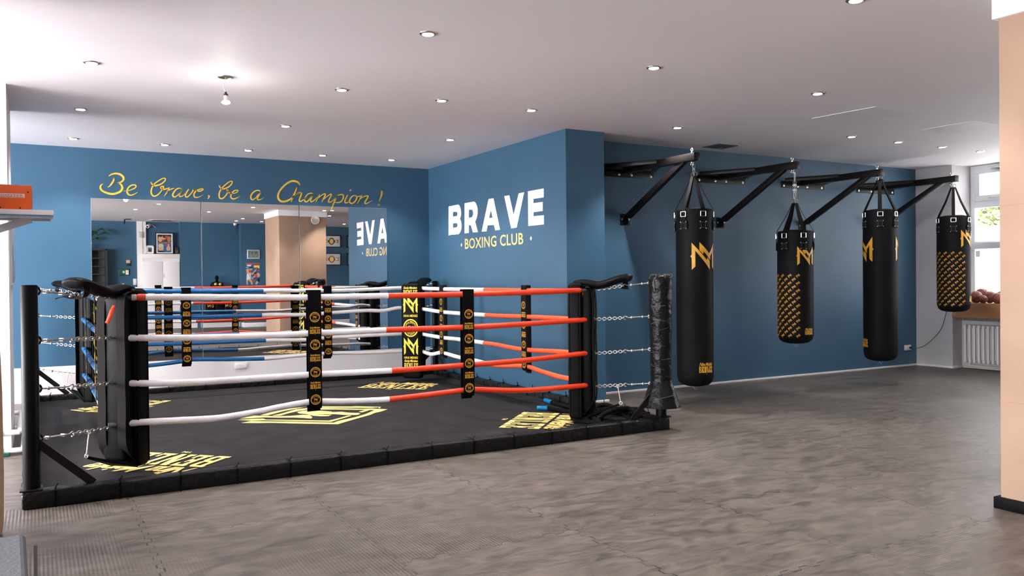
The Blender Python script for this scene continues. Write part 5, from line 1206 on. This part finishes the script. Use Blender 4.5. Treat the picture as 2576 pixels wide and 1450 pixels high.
# belts in frames
def belt(x, z, kind, lab):
    t = thing('belt_frame', lab, 'picture', (x, RW, z), 0, 'framed belts on the rear wall'); w, h = .27, .175
    b = MB()
    for a, c in (((-w, .001, -h), (w, .06, -h+.025)), ((-w, .001, h-.025), (w, .06, h)), ((-w, .001, -h), (-w+.025, .06, h)), ((w-.025, .001, -h), (w, .06, h))): b.box(a, c)
    b.build('frame', 'frame_black', t); MB().box((-w+.02, .001, -h+.02), (w-.02, .012, h-.02)).build('mount', 'print_white', t)
    b = MB(); b.flat([[(-.20, -.05), (-.08, -.03), (-.08, .03), (-.20, .05)], [(.20, -.05), (.08, -.03), (.08, .03), (.20, .05)]], lambda u, v: (u, .014, v), 0); b.flat(oval(0, 0, .085, .10), lambda u, v: (u, .016, v), 0); b.flat(oval(0, 0, .06, .075), lambda u, v: (u, .018, v), 1); b.flat([R(.10, -.03, .18, .03), R(-.18, -.03, -.10, .03)], lambda u, v: (u, .0165, v), 1)
    b.build('belt', ['hair' if kind == 'black' else 'beltred', 'goldmetal'], t, smooth=False)
belt(7.30, 2.33, 'black', 'framed black championship belt, upper one beside the tan column'); belt(7.30, 1.82, 'red', 'framed red championship belt, lower one beside the tan column')
belt(8.02, 2.33, 'black', 'upper framed belt next to the lettered wall in the mirror'); belt(8.02, 1.82, 'red', 'lower framed belt next to the lettered wall in the mirror')
belt(5.92, 2.36, 'black', 'upper framed belt in shade between clock pier and tan column'); belt(5.92, 1.75, 'black', 'lower framed belt in shade between clock pier and tan column')
# round speaker on the column, its lamp
rs = thing('round_speaker', 'round white speaker high on the mirror-facing side of the tan column', 'speaker', (5.24, 2.575, 2.545)); b = MB(); b.lathe([(.0, .05), (.075, .05), (.088, .045), (.09, .02), (.06, 0)][::-1], (0, 0, 0), (0, 1, 0), 28); b.build('grille', 'silver', rs)
b = MB(); b.ring((0, .045, 0), .084, .008, (0, 1, 0), 28, 8); b.build('rim', 'white_plastic', rs)
dl = dup(l0, (5.36, 2.88, HC), 0, 'recessed downlight just in front of the tan column, washing its mirror side')

# ================================================================== LIGHT
wd = bpy.data.worlds.new('daylight'); SC.world = wd; wd.use_nodes = True
bg = wd.node_tree.nodes['Background']; bg.inputs['Color'].default_value = (.96, .97, 1.0, 1); bg.inputs['Strength'].default_value = 7
def portal(loc, sx, sy, rot):
    ld = bpy.data.lights.new('window_portal', 'AREA'); ld.shape = 'RECTANGLE'; ld.size = sx; ld.size_y = sy; ld.cycles.is_portal = True
    o = bpy.data.objects.new('window_portal', ld); COL.objects.link(o); o.location = loc; o.rotation_euler = rot
def daylight(y0, y1, zc, hh, L, tilt):
    ld = bpy.data.lights.new('street_window_daylight', 'AREA'); ld.shape = 'RECTANGLE'; ld.size = hh; ld.size_y = y1-y0; ld.energy = L*PI*hh*(y1-y0); ld.color = (.985, .967, 1)
    o = bpy.data.objects.new('street_window_daylight', ld); COL.objects.link(o); o.location = (XL-.34, (y0+y1)/2, zc); o.rotation_euler = (0, -PI/2-math.radians(tilt), 0)
# sky light comes in through the upper part, light thrown up by the sunny pavement through the lower part
for y0, y1, k in ((-2.5, .5, .2), (.9, 3.9, .55), (4.4, 7.1, .95), (7.5, 9.9, 1.25)):
    daylight(y0, y1, 2.0, 1.2, 21*k, -14); daylight(y0, y1, .9, 1.0, 15*k, -8)
ld = bpy.data.lights.new('sun', 'SUN'); ld.energy = 14; ld.angle = .02; lo = bpy.data.objects.new('sun', ld); COL.objects.link(lo); lo.rotation_euler = (math.radians(-42), 0, 0)
portal((XF+.14, 4.72, 1.71), 2.05, 4.14, (0, PI/2, 0))
ld = bpy.data.lights.new('column_spot', 'SPOT'); ld.energy = 30; ld.color = (1, .86, .72); ld.spot_size = 1.4; ld.spot_blend = .6; ld.shadow_soft_size = .03
lo = bpy.data.objects.new('column_spot', ld); COL.objects.link(lo); lo.location = (5.36, 2.88, HC-.012)
for o in list(COL.objects):
    if o.type == 'MESH' and not o.material_slots: pass
cy = SC.cycles
cy.use_denoising = True; cy.max_bounces = 9; cy.diffuse_bounces = 5; cy.glossy_bounces = 4; cy.transparent_max_bounces = 8; cy.caustics_reflective = False; cy.caustics_refractive = False
cy.sample_clamp_indirect = 6
